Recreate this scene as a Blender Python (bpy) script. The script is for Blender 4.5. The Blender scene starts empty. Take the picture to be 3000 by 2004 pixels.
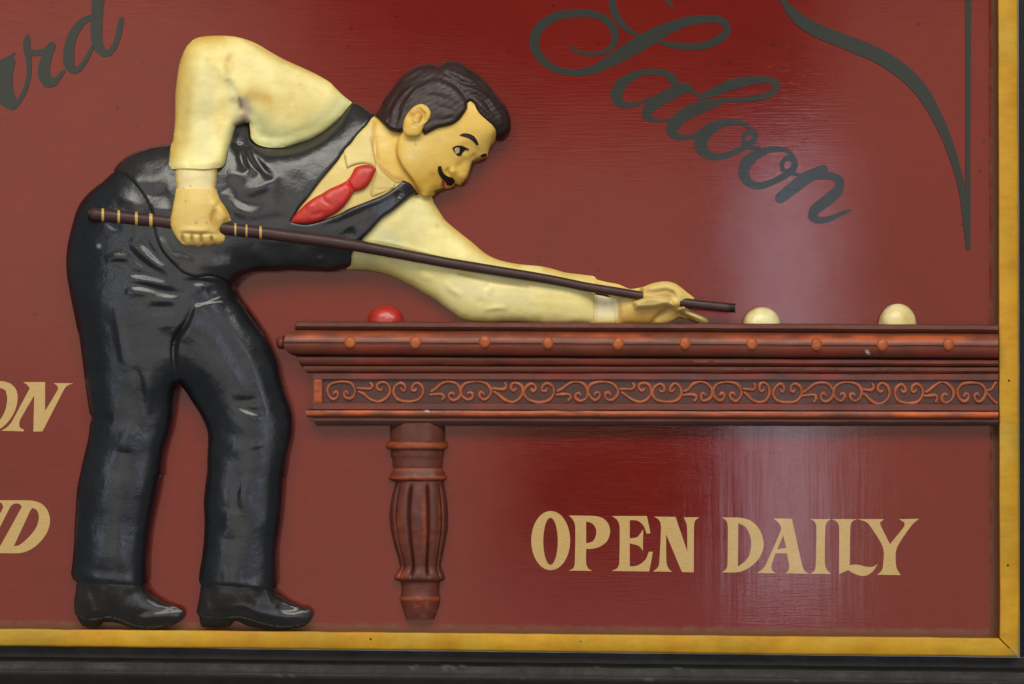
import bpy, math
import numpy as np
from mathutils import Vector
from mathutils.geometry import delaunay_2d_cdt

# ---------------------------------------------------------------- scale
# The sign is measured on its own face: 1 unit of sign measure = 0.4 mm,
# x to the right, y downwards, h proud of the red panel.
S = 0.0004
CX, CY = 1500.0, 1002.0
DCAM = 4200.0                     # camera distance from the panel, same unit
ZC = 1.5                          # height of the sign's middle above ground
scene = bpy.context.scene
COL = scene.collection

def world(x, y, h):
    """measured outline point -> metres, allowing for how far the point stands proud of the panel"""
    k = 1.0 - h / DCAM
    return np.stack([(x - CX) * S * k, -h * S, ZC - (y - CY) * S * k], -1)

# ---------------------------------------------------------------- camera
cam = bpy.data.cameras.new("camera")
cam.sensor_width = 36.0
cam.lens = 36.0 * DCAM / 3000.0
cam.clip_start = 0.05
cam.clip_end = 200
camo = bpy.data.objects.new("camera", cam)
camo.location = (0, -DCAM * S, ZC)
camo.rotation_euler = (math.pi / 2, 0, 0)
COL.objects.link(camo)
scene.camera = camo

# ---------------------------------------------------------------- light
w = bpy.data.worlds.new("World")
scene.world = w
w.use_nodes = True
bg = w.node_tree.nodes["Background"]
bg.inputs[0].default_value = (0.80, 0.86, 1.0, 1)
bg.inputs[1].default_value = 0.17

LY = 4.0                          # lamps hang 4 m in front of the sign
def lamp(name, x0, x1, y0, y1, radiance, color):
    """soft rectangular lamp; x0..y1 say which stretch of the panel mirrors it"""
    k = 1.0 + LY / (DCAM * S)
    wx, wz = (x1 - x0) * S * k, (y1 - y0) * S * k
    L = bpy.data.lights.new(name, 'AREA')
    L.shape = 'RECTANGLE'
    L.size, L.size_y = wx, wz
    L.energy = radiance * wx * wz * math.pi
    L.color = color
    o = bpy.data.objects.new(name, L)
    o.location = (((x0 + x1) / 2 - CX) * S * k, -LY, ZC - ((y0 + y1) / 2 - CY) * S * k)
    o.rotation_euler = (math.pi / 2, 0, 0)
    COL.objects.link(o)
    return o
WARM = (1.0, 0.92, 0.86)
COOL = (0.60, 0.70, 1.0)
lamp("soft_lamp_side", -420, 640, -120, 1050, 1.52, WARM)
lamp("soft_lamp_step", 640, 800, -120, 1050, 1.15, WARM)
lamp("soft_lamp_step", 800, 920, -120, 360, 0.75, WARM)
lamp("soft_lamp_step", 920, 1060, 60, 360, 0.55, WARM)
lamp("soft_lamp_step", 1060, 1420, 240, 360, 0.70, WARM)
lamp("soft_lamp_step", 1420, 2110, 320, 430, 0.60, WARM)
lamp("soft_lamp_step", 1420, 1520, 1180, 1640, 0.60, WARM)
lamp("soft_lamp_side_low", -420, 800, 1050, 2150, 1.1, WARM)
lamp("soft_lamp_low", 800, 1420, 360, 2150, 1.20, WARM)
lamp("soft_lamp_middle", 1420, 2110, 430, 1180, 1.25, WARM)
lamp("soft_lamp_foot", 1420, 2170, 1640, 2150, 0.85, (1.0, 0.85, 0.95))
lamp("window_lamp", 2190, 2405, 420, 1800, 6.4, COOL)
lamp("soft_lamp_far_side", 2405, 3400, -120, 2150, 1.0, WARM)
lamp("added_highlight_lamp", -1150, -800, 200, 1900, 4.6, (0.78, 0.87, 1.0))  # added lamp: puts cool highlights on the left of the black trouser legs
lamp("soft_lamp_above", -1200, 4200, -3000, -900, 7.8, (1.0, 0.95, 0.86))

vs = scene.view_settings
vs.view_transform = 'Standard'
vs.look = 'None'
vs.exposure = 0.0
vs.gamma = 1.0
scene.cycles.use_denoising = True

# ---------------------------------------------------------------- zoomed tracing frames
ZF = {'A': (450, 50, 1829 / 700), 'B': (1050, 130, 3.136), 'C': (150, 400, 1829 / 700), 'D': (800, 400, 3.136),
      'E': (1000, 550, 2091 / 600), 'F': (1600, 750, 2348 / 600), 'G': (150, 900, 2348 / 750), 'H': (150, 1350, 2281 / 800),
      'I': (780, 880, 2348 / 700), 'J': (1450, 900, 2348 / 800), 'K': (2200, 850, 2348 / 800), 'L': (1050, 1200, 844 / 350),
      'M': (1500, 0, 2300 / 1100), 'N': (1500, 1440, 2348 / 1250), 'O': (0, 0, 1845 / 400), 'P': (0, 1080, 627 / 240),
      'Q': (2250, 0, 1.96)}
def Z(f, *pts):
    x0, y0, k = ZF[f]
    return [(x0 + p[0] / k, y0 + p[1] / k) + tuple(q / k for q in p[2:]) for p in pts]

# ---------------------------------------------------------------- numeric helpers
def vnoise(x, y, seed=0, octaves=3):
    x = np.asarray(x, float); y = np.asarray(y, float)
    out = np.zeros_like(x); amp = 1.0; tot = 0
    for o in range(octaves):
        xi = np.floor(x).astype(np.int64); yi = np.floor(y).astype(np.int64)
        fx = x - xi; fy = y - yi
        fx = fx * fx * (3 - 2 * fx); fy = fy * fy * (3 - 2 * fy)
        def hsh(a, b):
            n = (a * 374761393 + b * 668265263 + (seed + o * 17) * 974711) & 0x7fffffff
            n = ((n ^ (n >> 13)) * 1274126177) & 0x7fffffff
            return ((n ^ (n >> 16)) & 0xffff) / 32767.5 - 1.0
        v = (hsh(xi, yi) * (1 - fx) + hsh(xi + 1, yi) * fx) * (1 - fy) + (hsh(xi, yi + 1) * (1 - fx) + hsh(xi + 1, yi + 1) * fx) * fy
        out += v * amp; tot += amp; amp *= 0.5; x = x * 2 + 13.7; y = y * 2 + 7.3
    return out / tot

def smooth_loop(pts, step, closed=True, corner=52):
    """Catmull-Rom through the traced points, sharp where the trace turns sharply, resampled every `step`"""
    P = np.array([p[:2] for p in pts], float)
    E = np.array([p[2:] for p in pts], float)
    n = len(P)
    def turn(i):
        a, b, c = P[(i - 1) % n], P[i], P[(i + 1) % n]
        u, v = b - a, c - b
        cs = np.dot(u, v) / (np.linalg.norm(u) * np.linalg.norm(v) + 1e-9)
        return math.degrees(math.acos(max(-1, min(1, cs))))
    sharp = [turn(i) > corner if (closed or 0 < i < n - 1) else True for i in range(n)]
    out, oe = [], []
    for i in range(n if closed else n - 1):
        p1, p2 = P[i], P[(i + 1) % n]
        p0 = P[(i - 1) % n] if not sharp[i] else 2 * p1 - p2
        p3 = P[(i + 2) % n] if not sharp[(i + 1) % n] else 2 * p2 - p1
        L = np.linalg.norm(p2 - p1)
        m = max(1, int(round(L / step)))
        lim = L * 1.0
        m1 = (p2 - p0) * 0.5; m2 = (p3 - p1) * 0.5
        for mm in (m1, m2):
            nn = np.linalg.norm(mm)
            if nn > lim: mm *= lim / nn
        for k in range(m):
            t = k / m
            h00 = 2 * t**3 - 3 * t**2 + 1; h10 = t**3 - 2 * t**2 + t; h01 = -2 * t**3 + 3 * t**2; h11 = t**3 - t**2
            out.append(h00 * p1 + h10 * m1 + h01 * p2 + h11 * m2)
            if E.shape[1]: oe.append(E[i] * (1 - t) + E[(i + 1) % n] * t)
    if not closed:
        out.append(P[-1])
        if E.shape[1]: oe.append(E[-1])
    return (np.array(out), np.array(oe)) if E.shape[1] else np.array(out)

def inside(q, loops):
    c = np.zeros(len(q), bool)
    for L in loops:
        a = L; b = np.roll(L, -1, 0)
        for (x1, y1), (x2, y2) in zip(a, b):
            if y1 == y2: continue
            m = ((y1 > q[:, 1]) != (y2 > q[:, 1]))
            if m.any():
                xs = (x2 - x1) * (q[:, 1] - y1) / (y2 - y1) + x1
                c ^= m & (q[:, 0] < xs)
    return c

def dist_seg(q, pl, closed=False):
    pl = np.asarray(pl, float)
    if len(pl) == 1: return np.hypot(q[:, 0] - pl[0, 0], q[:, 1] - pl[0, 1])
    a = pl if closed else pl[:-1]
    b = np.roll(pl, -1, 0) if closed else pl[1:]
    d = np.full(len(q), 1e18)
    for (x1, y1), (x2, y2) in zip(a, b):
        dx, dy = x2 - x1, y2 - y1
        l2 = dx * dx + dy * dy + 1e-12
        t = np.clip(((q[:, 0] - x1) * dx + (q[:, 1] - y1) * dy) / l2, 0, 1)
        d = np.minimum(d, (q[:, 0] - x1 - t * dx)**2 + (q[:, 1] - y1 - t * dy)**2)
    return np.sqrt(d)

def dist_loops(q, loops):
    return np.min([dist_seg(q, L, True) for L in loops], 0)

class Field:
    """swelling of a carved silhouette: a membrane held down along the outline, level in the middle"""
    def __init__(self, polys, lam, cell=4.0):
        loops = [smooth_loop(p, 8) for p in polys]
        allp = np.concatenate(loops)
        self.x0, self.y0 = allp.min(0) - 3 * cell
        x1, y1 = allp.max(0) + 3 * cell
        self.c = cell
        nx, ny = int((x1 - self.x0) / cell) + 1, int((y1 - self.y0) / cell) + 1
        gx, gy = np.meshgrid(self.x0 + np.arange(nx) * cell, self.y0 + np.arange(ny) * cell)
        q = np.stack([gx.ravel(), gy.ravel()], 1)
        m = np.zeros(len(q), bool)
        for L in loops: m |= inside(q, [L])
        m = m.reshape(ny, nx)
        k = (lam / cell)**2
        def A(f):
            r = (4 * k + 1) * f
            r[1:] -= k * f[:-1]; r[:-1] -= k * f[1:]; r[:, 1:] -= k * f[:, :-1]; r[:, :-1] -= k * f[:, 1:]
            return r * m
        f = np.zeros((ny, nx)); r = m.astype(float); p = r.copy(); rs = (r * r).sum()
        for _ in range(600):
            Ap = A(p); al = rs / (p * Ap).sum(); f += al * p; r -= al * Ap
            rn = (r * r).sum()
            if rn < 1e-7 * m.sum(): break
            p = r + rn / rs * p; rs = rn
        for ax in (0, 1): f = 0.5 * f + 0.25 * (np.roll(f, 1, ax) + np.roll(f, -1, ax))
        self.f = np.clip(f, 0, 1)
    def raw(self, q):
        u = np.clip((q[:, 0] - self.x0) / self.c, 0, self.f.shape[1] - 1.001)
        v = np.clip((q[:, 1] - self.y0) / self.c, 0, self.f.shape[0] - 1.001)
        i = u.astype(int); j = v.astype(int); fu = u - i; fv = v - j
        F = self.f
        return (F[j, i] * (1 - fu) + F[j, i + 1] * fu) * (1 - fv) + (F[j + 1, i] * (1 - fu) + F[j + 1, i + 1] * fu) * fv
    def __call__(self, q):
        return np.sqrt(np.maximum(self.raw(q), 0))

def dist_t(q, pl):
    """distance to a line and how far along it (0..1) the nearest point lies"""
    if len(pl) == 1: return np.hypot(q[:, 0] - pl[0, 0], q[:, 1] - pl[0, 1]), np.full(len(q), 0.5)
    L = np.concatenate([[0], np.cumsum(np.linalg.norm(np.diff(pl, axis=0), axis=1))])
    d = np.full(len(q), 1e18); tt = np.zeros(len(q))
    for i in range(len(pl) - 1):
        (x1, y1), (x2, y2) = pl[i], pl[i + 1]
        dx, dy = x2 - x1, y2 - y1
        t = np.clip(((q[:, 0] - x1) * dx + (q[:, 1] - y1) * dy) / (dx * dx + dy * dy + 1e-12), 0, 1)
        e = (q[:, 0] - x1 - t * dx)**2 + (q[:, 1] - y1 - t * dy)**2
        m = e < d
        d[m] = e[m]; tt[m] = ((L[i] + t * (L[i + 1] - L[i])) / L[-1])[m]
    return np.sqrt(d), tt

def strokes(q, lst, taper=True):
    """carved grooves (-) and ridges (+), dying away towards their ends: (points, amount, width)"""
    h = np.zeros(len(q))
    for pts, amp, wd in lst:
        pl = smooth_loop(pts, 10, closed=False) if len(pts) > 1 else np.array([p[:2] for p in pts])
        lo, hi = pl.min(0) - 3 * wd, pl.max(0) + 3 * wd
        m = (q[:, 0] > lo[0]) & (q[:, 0] < hi[0]) & (q[:, 1] > lo[1]) & (q[:, 1] < hi[1])
        if m.any():
            d, t = dist_t(q[m], pl)
            k = np.clip(np.sin(math.pi * t), 0, 1)**0.7 if taper and len(pts) > 1 else 1.0
            h[m] += amp * k * np.exp(-(d / wd)**2)
    return h

def plate(q, poly, amp, wd):
    """a stretch that stands amp higher, with a slope wd wide just inside its outline"""
    L = smooth_loop(poly, 8)
    d = dist_seg(q, L, True) * np.where(inside(q, [L]), 1, -1)
    t = np.clip(d / wd + 0.5, 0, 1)
    return amp * t * t * (3 - 2 * t)

def tint(q, base, lst, seed=0, vary=0.06, scale=60.0):
    c = np.tile(np.array(base, float), (len(q), 1))
    for pts, col, wd, a in lst:
        pl = smooth_loop(pts, 10, closed=False) if len(pts) > 1 else np.array([p[:2] for p in pts])
        d = dist_seg(q, pl)
        d = d * (1 + 0.35 * vnoise(q[:, 0] / 35, q[:, 1] / 35, seed + 5, 3))
        k = (a * np.exp(-(d / wd)**2))[:, None]
        c = c * (1 - k) + np.array(col) * k
    n = vnoise(q[:, 0] / scale, q[:, 1] / scale, seed, 4)[:, None]
    return np.clip(c * (1 + vary * n), 0, 1)

# ---------------------------------------------------------------- object helpers
def empty(name, loc=(0, 0, 0)):
    o = bpy.data.objects.new(name, None)
    o.empty_display_size = 0.05
    o.location = loc
    COL.objects.link(o)
    return o

def tag(o, label=None, cat=None, group=None, kind=None):
    if label: o["label"] = label
    if cat: o["category"] = cat
    if group: o["group"] = group
    if kind: o["kind"] = kind
    return o

def origin_of(o):
    v = Vector((0, 0, 0))
    while o is not None:
        v += o.location; o = o.parent
    return v

def make(name, verts, faces, mat, parent=None, cols=None, smooth=True, sharp=48, loc=None):
    verts = np.asarray(verts, float)
    base = origin_of(parent) if parent else Vector((0, 0, 0))
    off = np.array(base)
    if loc is not None: off = np.array(loc, float)
    me = bpy.data.meshes.new(name)
    me.from_pydata((verts - off).tolist(), [], faces)
    me.update()
    if cols is not None:
        at = me.color_attributes.new("paint", 'FLOAT_COLOR', 'POINT')
        buf = np.ones((len(verts), 4)); buf[:, :3] = cols
        at.data.foreach_set("color", buf.ravel())
    if smooth:
        me.polygons.foreach_set("use_smooth", [True] * len(me.polygons))
        me.set_sharp_from_angle(angle=math.radians(sharp))
    me.materials.append(mat)
    o = bpy.data.objects.new(name, me)
    COL.objects.link(o)
    if parent:
        o.parent = parent
        o.location = tuple(off - np.array(base))
    else:
        o.location = tuple(off)
    return o

def relief(name, loops, hfun, mat, parent, step=5.0, foot=0.0, cfun=None, sharp=48, loc=None, raw_loops=False, grid=True):
    """solid relief piece: outline(s), surface height hfun(points), walls down to `foot`"""
    Ls = loops if raw_loops else [smooth_loop(p, step) for p in loops]
    Ls = [np.asarray(L, float) for L in Ls]
    pts, edges = [], []
    for L in Ls:
        b = len(pts)
        pts += [tuple(p) for p in L]
        edges += [(b + i, b + (i + 1) % len(L)) for i in range(len(L))]
    allp = np.concatenate(Ls)
    lo, hi = allp.min(0), allp.max(0)
    if grid:
        gx = np.arange(lo[0], hi[0], step); gy = np.arange(lo[1], hi[1], step * 0.866)
        X, Y = np.meshgrid(gx, gy)
        X = X + (np.arange(len(gy)) % 2)[:, None] * step * 0.5
        q = np.stack([X.ravel(), Y.ravel()], 1)
        q = q[inside(q, Ls)]
        if len(q):
            q = q[dist_loops(q, Ls) > step * 0.62]
            pts += [tuple(p) for p in q]
    res = delaunay_2d_cdt([Vector(p) for p in pts], edges, [], 0, 1e-4)
    V = np.array([tuple(v) for v in res[0]]); F = np.array([f for f in res[2]], int)
    cen = V[F].mean(1)
    F = F[inside(cen, Ls)]
    used = np.unique(F); remap = -np.ones(len(V), int); remap[used] = np.arange(len(used))
    V = V[used]; F = remap[F]
    a, b, c = V[F[:, 0]], V[F[:, 1]], V[F[:, 2]]
    area = (b[:, 0] - a[:, 0]) * (c[:, 1] - a[:, 1]) - (b[:, 1] - a[:, 1]) * (c[:, 0] - a[:, 0])
    F[area > 0] = F[area > 0][:, ::-1]              # face the viewer (y runs down)
    h = hfun(V)
    cnt = {}
    for f in F:
        for i in range(3):
            e = (int(f[i]), int(f[(i + 1) % 3])); cnt[e] = 1
    bound = [e for e in cnt if (e[1], e[0]) not in cnt]
    bv = sorted({i for e in bound for i in e})
    nb = {v: [] for v in bv}
    for a_, b_ in bound: nb[a_].append(b_); nb[b_].append(a_)
    bi = np.array(bv); pos = {v: k for k, v in enumerate(bv)}
    n0 = np.array([pos[nb[v][0]] for v in bv]); n1 = np.array([pos[nb[v][1]] for v in bv])
    hb = h[bi]
    for _ in range(10): hb = 0.5 * hb + 0.25 * (hb[n0] + hb[n1])
    h[bi] = hb
    n = len(V); idx = {v: n + k for k, v in enumerate(bv)}
    ft = foot(V[bv]) if callable(foot) else np.full(len(bv), float(foot))
    W = np.concatenate([world(V[:, 0], V[:, 1], h), world_at_foot(V[bv], h[bv], ft)])
    faces = F.tolist() + [(e[1], e[0], idx[e[0]], idx[e[1]]) for e in bound]
    cols = None
    if cfun is not None:
        c1 = cfun(V); cols = np.concatenate([c1, c1[bv]])
    return make(name, W, faces, mat, parent, cols, sharp=sharp, loc=loc)

def world_at_foot(q, h, ft):
    """walls run straight back to the panel, square to it"""
    p = world(q[:, 0], q[:, 1], h)
    p[:, 1] = -np.minimum(ft, h - 0.2) * S
    return p

# ---------------------------------------------------------------- materials
def nodes_of(name):
    m = bpy.data.materials.new(name); m.use_nodes = True
    nt = m.node_tree
    return m, nt, nt.nodes["Principled BSDF"]

def add(nt, typ, **kw):
    n = nt.nodes.new(typ)
    for k, v in kw.items():
        if k in ('operation', 'blend_type', 'data_type', 'noise_dimensions', 'attribute_name', 'feature'): setattr(n, k, v)
        else: n.inputs[k].default_value = v
    return n

def mapped(nt, scale, off=(0, 0, 0)):
    g = nt.nodes.new('ShaderNodeNewGeometry')
    mp = nt.nodes.new('ShaderNodeMapping')
    mp.inputs['Scale'].default_value = scale
    mp.inputs['Location'].default_value = off
    nt.links.new(g.outputs['Position'], mp.inputs['Vector'])
    return mp.outputs['Vector']

def noise(nt, vec, scale, detail=4, rough=0.55):
    n = nt.nodes.new('ShaderNodeTexNoise')
    n.inputs['Scale'].default_value = scale; n.inputs['Detail'].default_value = detail; n.inputs['Roughness'].default_value = rough
    nt.links.new(vec, n.inputs['Vector'])
    return n.outputs['Fac']

def ramp(nt, fac, stops):
    r = nt.nodes.new('ShaderNodeValToRGB')
    el = r.color_ramp.elements
    el[0].position, el[0].color = stops[0][0], tuple(stops[0][1]) + (1,)
    el[1].position, el[1].color = stops[-1][0], tuple(stops[-1][1]) + (1,)
    for p, c in stops[1:-1]:
        e = el.new(p); e.color = tuple(c) + (1,)
    nt.links.new(fac, r.inputs['Fac'])
    return r.outputs['Color']

def mix(nt, fac, a, b, blend='MIX'):
    m = nt.nodes.new('ShaderNodeMix'); m.data_type = 'RGBA'; m.blend_type = blend
    for s, v in ((m.inputs[0], fac), (m.inputs[6], a), (m.inputs[7], b)):
        if hasattr(v, 'is_linked') or isinstance(v, bpy.types.NodeSocket): nt.links.new(v, s)
        else: s.default_value = v if not isinstance(v, tuple) else v + ((1,) if len(v) == 3 else ())
    return m.outputs[2]

def math_(nt, op, a, b=None, clamp=False):
    m = nt.nodes.new('ShaderNodeMath'); m.operation = op; m.use_clamp = clamp
    for i, v in enumerate((a, b)):
        if v is None: continue
        if isinstance(v, bpy.types.NodeSocket): nt.links.new(v, m.inputs[i])
        else: m.inputs[i].default_value = v
    return m.outputs[0]

def bump(nt, height, strength, dist, prev=None):
    b = nt.nodes.new('ShaderNodeBump')
    b.inputs['Strength'].default_value = strength; b.inputs['Distance'].default_value = dist
    nt.links.new(height, b.inputs['Height'])
    if prev is not None: nt.links.new(prev, b.inputs['Normal'])
    return b.outputs['Normal']

def paint(name, color=None, rough=0.45, coat=0.5, coat_rough=0.15, bumps=((90, 0.4, 0.0012), (600, 0.25, 0.0003)), speck=0.25,
          dirt=(0.06, 0.045, 0.03), var=0.25, stretch=(1, 1, 1), spec=0.5, brush=None):
    """old glossy sign paint: brushed relief, colour drift, small dark specks; colour from the 'paint' attribute unless given"""
    m, nt, p = nodes_of(name)
    v = mapped(nt, stretch)
    if color is None:
        a = nt.nodes.new('ShaderNodeAttribute'); a.attribute_name = 'paint'; base = a.outputs['Color']
    else:
        r = nt.nodes.new('ShaderNodeRGB'); r.outputs[0].default_value = tuple(color) + (1,); base = r.outputs[0]
    n1 = noise(nt, v, 22, 5, 0.6)
    drift = ramp(nt, n1, [(0.3, (1 - var,) * 3), (0.7, (1 + 0 * var,) * 3)])
    base = mix(nt, 1.0, base, drift, 'MULTIPLY')
    if brush:
        for sc_, st_ in ((14, (1, 1, 0.35)), (60, (0.3, 1, 1.0))):
            nb_ = noise(nt, mapped(nt, st_, (5.2, 0, 0.4)), sc_, 5, 0.65)
            base = mix(nt, brush, base, ramp(nt, nb_, [(0.36, (0.80, 0.70, 0.45)), (0.5, (1, 1, 1)), (0.64, (1.10, 1.14, 1.32))]), 'MULTIPLY')
    n2 = noise(nt, mapped(nt, (1, 1, 1), (3.1, 0, 1.7)), 260, 3, 0.7)
    sp = ramp(nt, n2, [(0.70, (0, 0, 0)), (0.77, (1, 1, 1))])
    base = mix(nt, math_(nt, 'MULTIPLY', sp, speck), base, dirt)
    nt.links.new(base, p.inputs['Base Color'])
    n3 = noise(nt, v, 40, 4, 0.6)
    rr = nt.nodes.new('ShaderNodeMapRange')
    rr.inputs['From Min'].default_value = 0.3; rr.inputs['From Max'].default_value = 0.7
    rr.inputs['To Min'].default_value = rough * 0.8; rr.inputs['To Max'].default_value = min(1, rough * 1.25)
    nt.links.new(n3, rr.inputs['Value']); nt.links.new(rr.outputs[0], p.inputs['Roughness'])
    p.inputs['Coat Weight'].default_value = coat
    cr = nt.nodes.new('ShaderNodeMapRange')                 # worn, duller patches in the gloss
    cr.inputs['From Min'].default_value = 0.35; cr.inputs['From Max'].default_value = 0.68
    cr.inputs['To Min'].default_value = coat_rough * 0.8; cr.inputs['To Max'].default_value = coat_rough * 1.7
    nt.links.new(noise(nt, mapped(nt, (1, 1, 1), (0.7, 0, 2.9)), 30, 6, 0.68), cr.inputs['Value'])
    nt.links.new(cr.outputs[0], p.inputs['Coat Roughness'])
    p.inputs['Specular IOR Level'].default_value = spec
    nrm = None
    for i, (sc, st, ds) in enumerate(bumps):
        nrm = bump(nt, noise(nt, mapped(nt, stretch, (i * 2.3, 0, 0)), sc, 4, 0.6), st, ds, nrm)
    if nrm is not None:
        nt.links.new(nrm, p.inputs['Normal']); nt.links.new(nrm, p.inputs['Coat Normal'])
    return m

def board_material():
    m, nt, p = nodes_of("red_panel_paint")
    g = nt.nodes.new('ShaderNodeNewGeometry'); sx = nt.nodes.new('ShaderNodeSeparateXYZ')
    nt.links.new(g.outputs['Position'], sx.inputs[0]); X, Zs = sx.outputs['X'], sx.outputs['Z']
    n1 = noise(nt, mapped(nt, (1, 1, 1)), 5, 5, 0.6)
    base = ramp(nt, n1, [(0.3, (0.132, 0.0070, 0.0040)), (0.7, (0.158, 0.0090, 0.0052))])
    # brush grain of the paint
    gr = noise(nt, mapped(nt, (6, 1, 150)), 3.0, 6, 0.7)
    base = mix(nt, 0.55, base, ramp(nt, gr, [(0.35, (0.75, 0.72, 0.72)), (0.65, (1.1, 1.1, 1.1))]), 'MULTIPLY')
    # fly specks
    vo = nt.nodes.new('ShaderNodeTexVoronoi'); vo.inputs['Scale'].default_value = 26
    nt.links.new(mapped(nt, (1, 0.01, 1.15)), vo.inputs['Vector'])
    pick = math_(nt, 'GREATER_THAN', noise(nt, vo.outputs['Position'], 4.7, 1), 0.50)
    sp = math_(nt, 'MULTIPLY', ramp(nt, vo.outputs['Distance'], [(0.045, (1, 1, 1)), (0.085, (0, 0, 0))]), pick)
    base = mix(nt, math_(nt, 'MULTIPLY', sp, 0.75), base, (0.045, 0.006, 0.004))
    # grime that gathers along the foot and the side of the frame
    nz = noise(nt, mapped(nt, (1, 1, 1)), 60, 4)
    zb = ZC - (1842 - CY) * S
    slope = math_(nt, 'MULTIPLY', X, 0.0088)
    dz = math_(nt, 'ADD', math_(nt, 'SUBTRACT', Zs, zb - 0.0006 * 8.8), slope)
    dx = math_(nt, 'SUBTRACT', (2918 - CX) * S, X)
    dd = math_(nt, 'MINIMUM', dz, math_(nt, 'MULTIPLY', dx, 1.3))
    dd = math_(nt, 'ADD', dd, math_(nt, 'MULTIPLY', math_(nt, 'SUBTRACT', nz, 0.5), 0.012))
    gm = ramp(nt, math_(nt, 'MULTIPLY', dd, 50.0), [(0.25, (1, 1, 1)), (0.55, (0, 0, 0))])
    base = mix(nt, math_(nt, 'MULTIPLY', gm, 0.75), base, (0.14, 0.075, 0.042))
    # faint pale scuffs
    sc = noise(nt, mapped(nt, (9, 1, 60), (1.3, 0, 0.2)), 6.0, 3, 0.6)
    sc = math_(nt, 'MULTIPLY', ramp(nt, sc, [(0.70, (0, 0, 0)), (0.78, (1, 1, 1))]), 0.16)
    base = mix(nt, sc, base, (0.36, 0.16, 0.11))
    nt.links.new(base, p.inputs['Base Color'])
    p.inputs['Specular IOR Level'].default_value = 0.5
    p.inputs['Specular Tint'].default_value = (1.0, 0.82, 0.66, 1)
    cr = nt.nodes.new('ShaderNodeMapRange')
    cr.inputs['From Min'].default_value = 0.3; cr.inputs['From Max'].default_value = 0.7
    cr.inputs['To Min'].default_value = 0.03; cr.inputs['To Max'].default_value = 0.11
    nt.links.new(noise(nt, mapped(nt, (1, 1, 2.2)), 11, 8, 0.72), cr.inputs['Value'])
    rough = math_(nt, 'ADD', cr.outputs[0], math_(nt, 'MULTIPLY', gm, 0.25))
    nt.links.new(rough, p.inputs['Roughness'])
    # grain lies along the board; runs of varnish hang down in the lower part
    nrm = bump(nt, noise(nt, mapped(nt, (5, 1, 110)), 4.0, 5, 0.65), 0.16, 0.0006)
    runs = noise(nt, mapped(nt, (38, 1, 2)), 1.6, 3, 0.55)
    low = ramp(nt, math_(nt, 'SUBTRACT', ZC - (1250 - CY) * S + 0.5, Zs), [(0.45, (0, 0, 0)), (0.60, (1, 1, 1))])
    side = ramp(nt, X, [(0.05, (0, 0, 0)), (0.25, (1, 1, 1))])
    nrm = bump(nt, math_(nt, 'MULTIPLY', math_(nt, 'MULTIPLY', runs, low), side), 0.10, 0.0020, nrm)
    nrm = bump(nt, noise(nt, mapped(nt, (1, 1, 1)), 9, 2), 0.05, 0.010, nrm)
    nt.links.new(nrm, p.inputs['Normal'])
    return m

MAT = {}
MAT['board'] = board_material()
MAT['script'] = paint("dark_green_lettering", (0.013, 0.016, 0.008), 0.5, 0.48, 0.12, bumps=((4.0, 0.18, 0.0006),), stretch=(5, 1, 110), speck=0.1, spec=0.2)
MAT['cream_letter'] = paint("cream_lettering", (0.56, 0.36, 0.105), 0.55, 0.5, 0.14, speck=0.5, dirt=(0.2, 0.12, 0.04), var=0.32, bumps=((4.0, 0.2, 0.0006),), stretch=(5, 1, 60))
MAT['cloth'] = paint("painted_cream_shirt", None, 0.5, 0.18, 0.28, spec=0.3, speck=0.5, dirt=(0.25, 0.19, 0.07), var=0.12, brush=0.32)
MAT['skin'] = paint("painted_skin", None, 0.5, 0.18, 0.28, spec=0.3, speck=0.5, dirt=(0.2, 0.10, 0.02), var=0.12, brush=0.32)
MAT['black'] = paint("black_gloss_paint", None, 0.45, 0.95, 0.20, speck=0.35, dirt=(0.07, 0.066, 0.06), var=0.3, spec=0.08, bumps=((30, 0.22, 0.0030), (130, 0.26, 0.0009), (520, 0.30, 0.0003)))
MAT['sole'] = paint("dull_black_paint", None, 0.6, 0.1, 0.4, speck=0.1, spec=0.2)
MAT['hair'] = paint("painted_hair", None, 0.5, 0.18, 0.32, spec=0.25, speck=0.05, var=0.2)
MAT['tie'] = paint("red_gloss_paint", None, 0.45, 0.35, 0.25, speck=0.1, var=0.15, spec=0.3)
MAT['table'] = paint("stained_carved_wood", None, 0.5, 0.25, 0.24, speck=0.15, spec=0.25, dirt=(0.05, 0.02, 0.01), var=0.25, bumps=((70, 0.35, 0.0010), (500, 0.25, 0.0003)))
MAT['cue'] = paint("dark_cue_wood", (0.045, 0.017, 0.012), 0.5, 0.22, 0.28, speck=0.1, spec=0.25)
MAT['band'] = paint("yellow_band_paint", (0.55, 0.34, 0.04), 0.5, 0.4, 0.2)
MAT['frame'] = paint("yellow_frame_paint", None, 0.55, 0.12, 0.3, spec=0.2, speck=0.45, dirt=(0.16, 0.08, 0.02), var=0.2, brush=0.45)
MAT['dark'] = paint("black_frame_paint", None, 0.5, 0.18, 0.35, spec=0.12, speck=0.3, dirt=(0.2, 0.19, 0.17), var=0.35)
MAT['ball'] = paint("ball_paint", None, 0.42, 0.4, 0.2, speck=0.3, dirt=(0.25, 0.17, 0.05), var=0.15, brush=0.6)
MAT['line'] = paint("dark_brown_line_paint", (0.016, 0.006, 0.0045), 0.55, 0.08, 0.35, speck=0.0, spec=0.2)
MAT['white'] = paint("white_eye_paint", (0.55, 0.43, 0.20), 0.5, 0.3, 0.25, speck=0.0)
MAT['lip'] = paint("lip_paint", (0.48, 0.02, 0.012), 0.5, 0.3, 0.25, speck=0.0)

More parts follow.
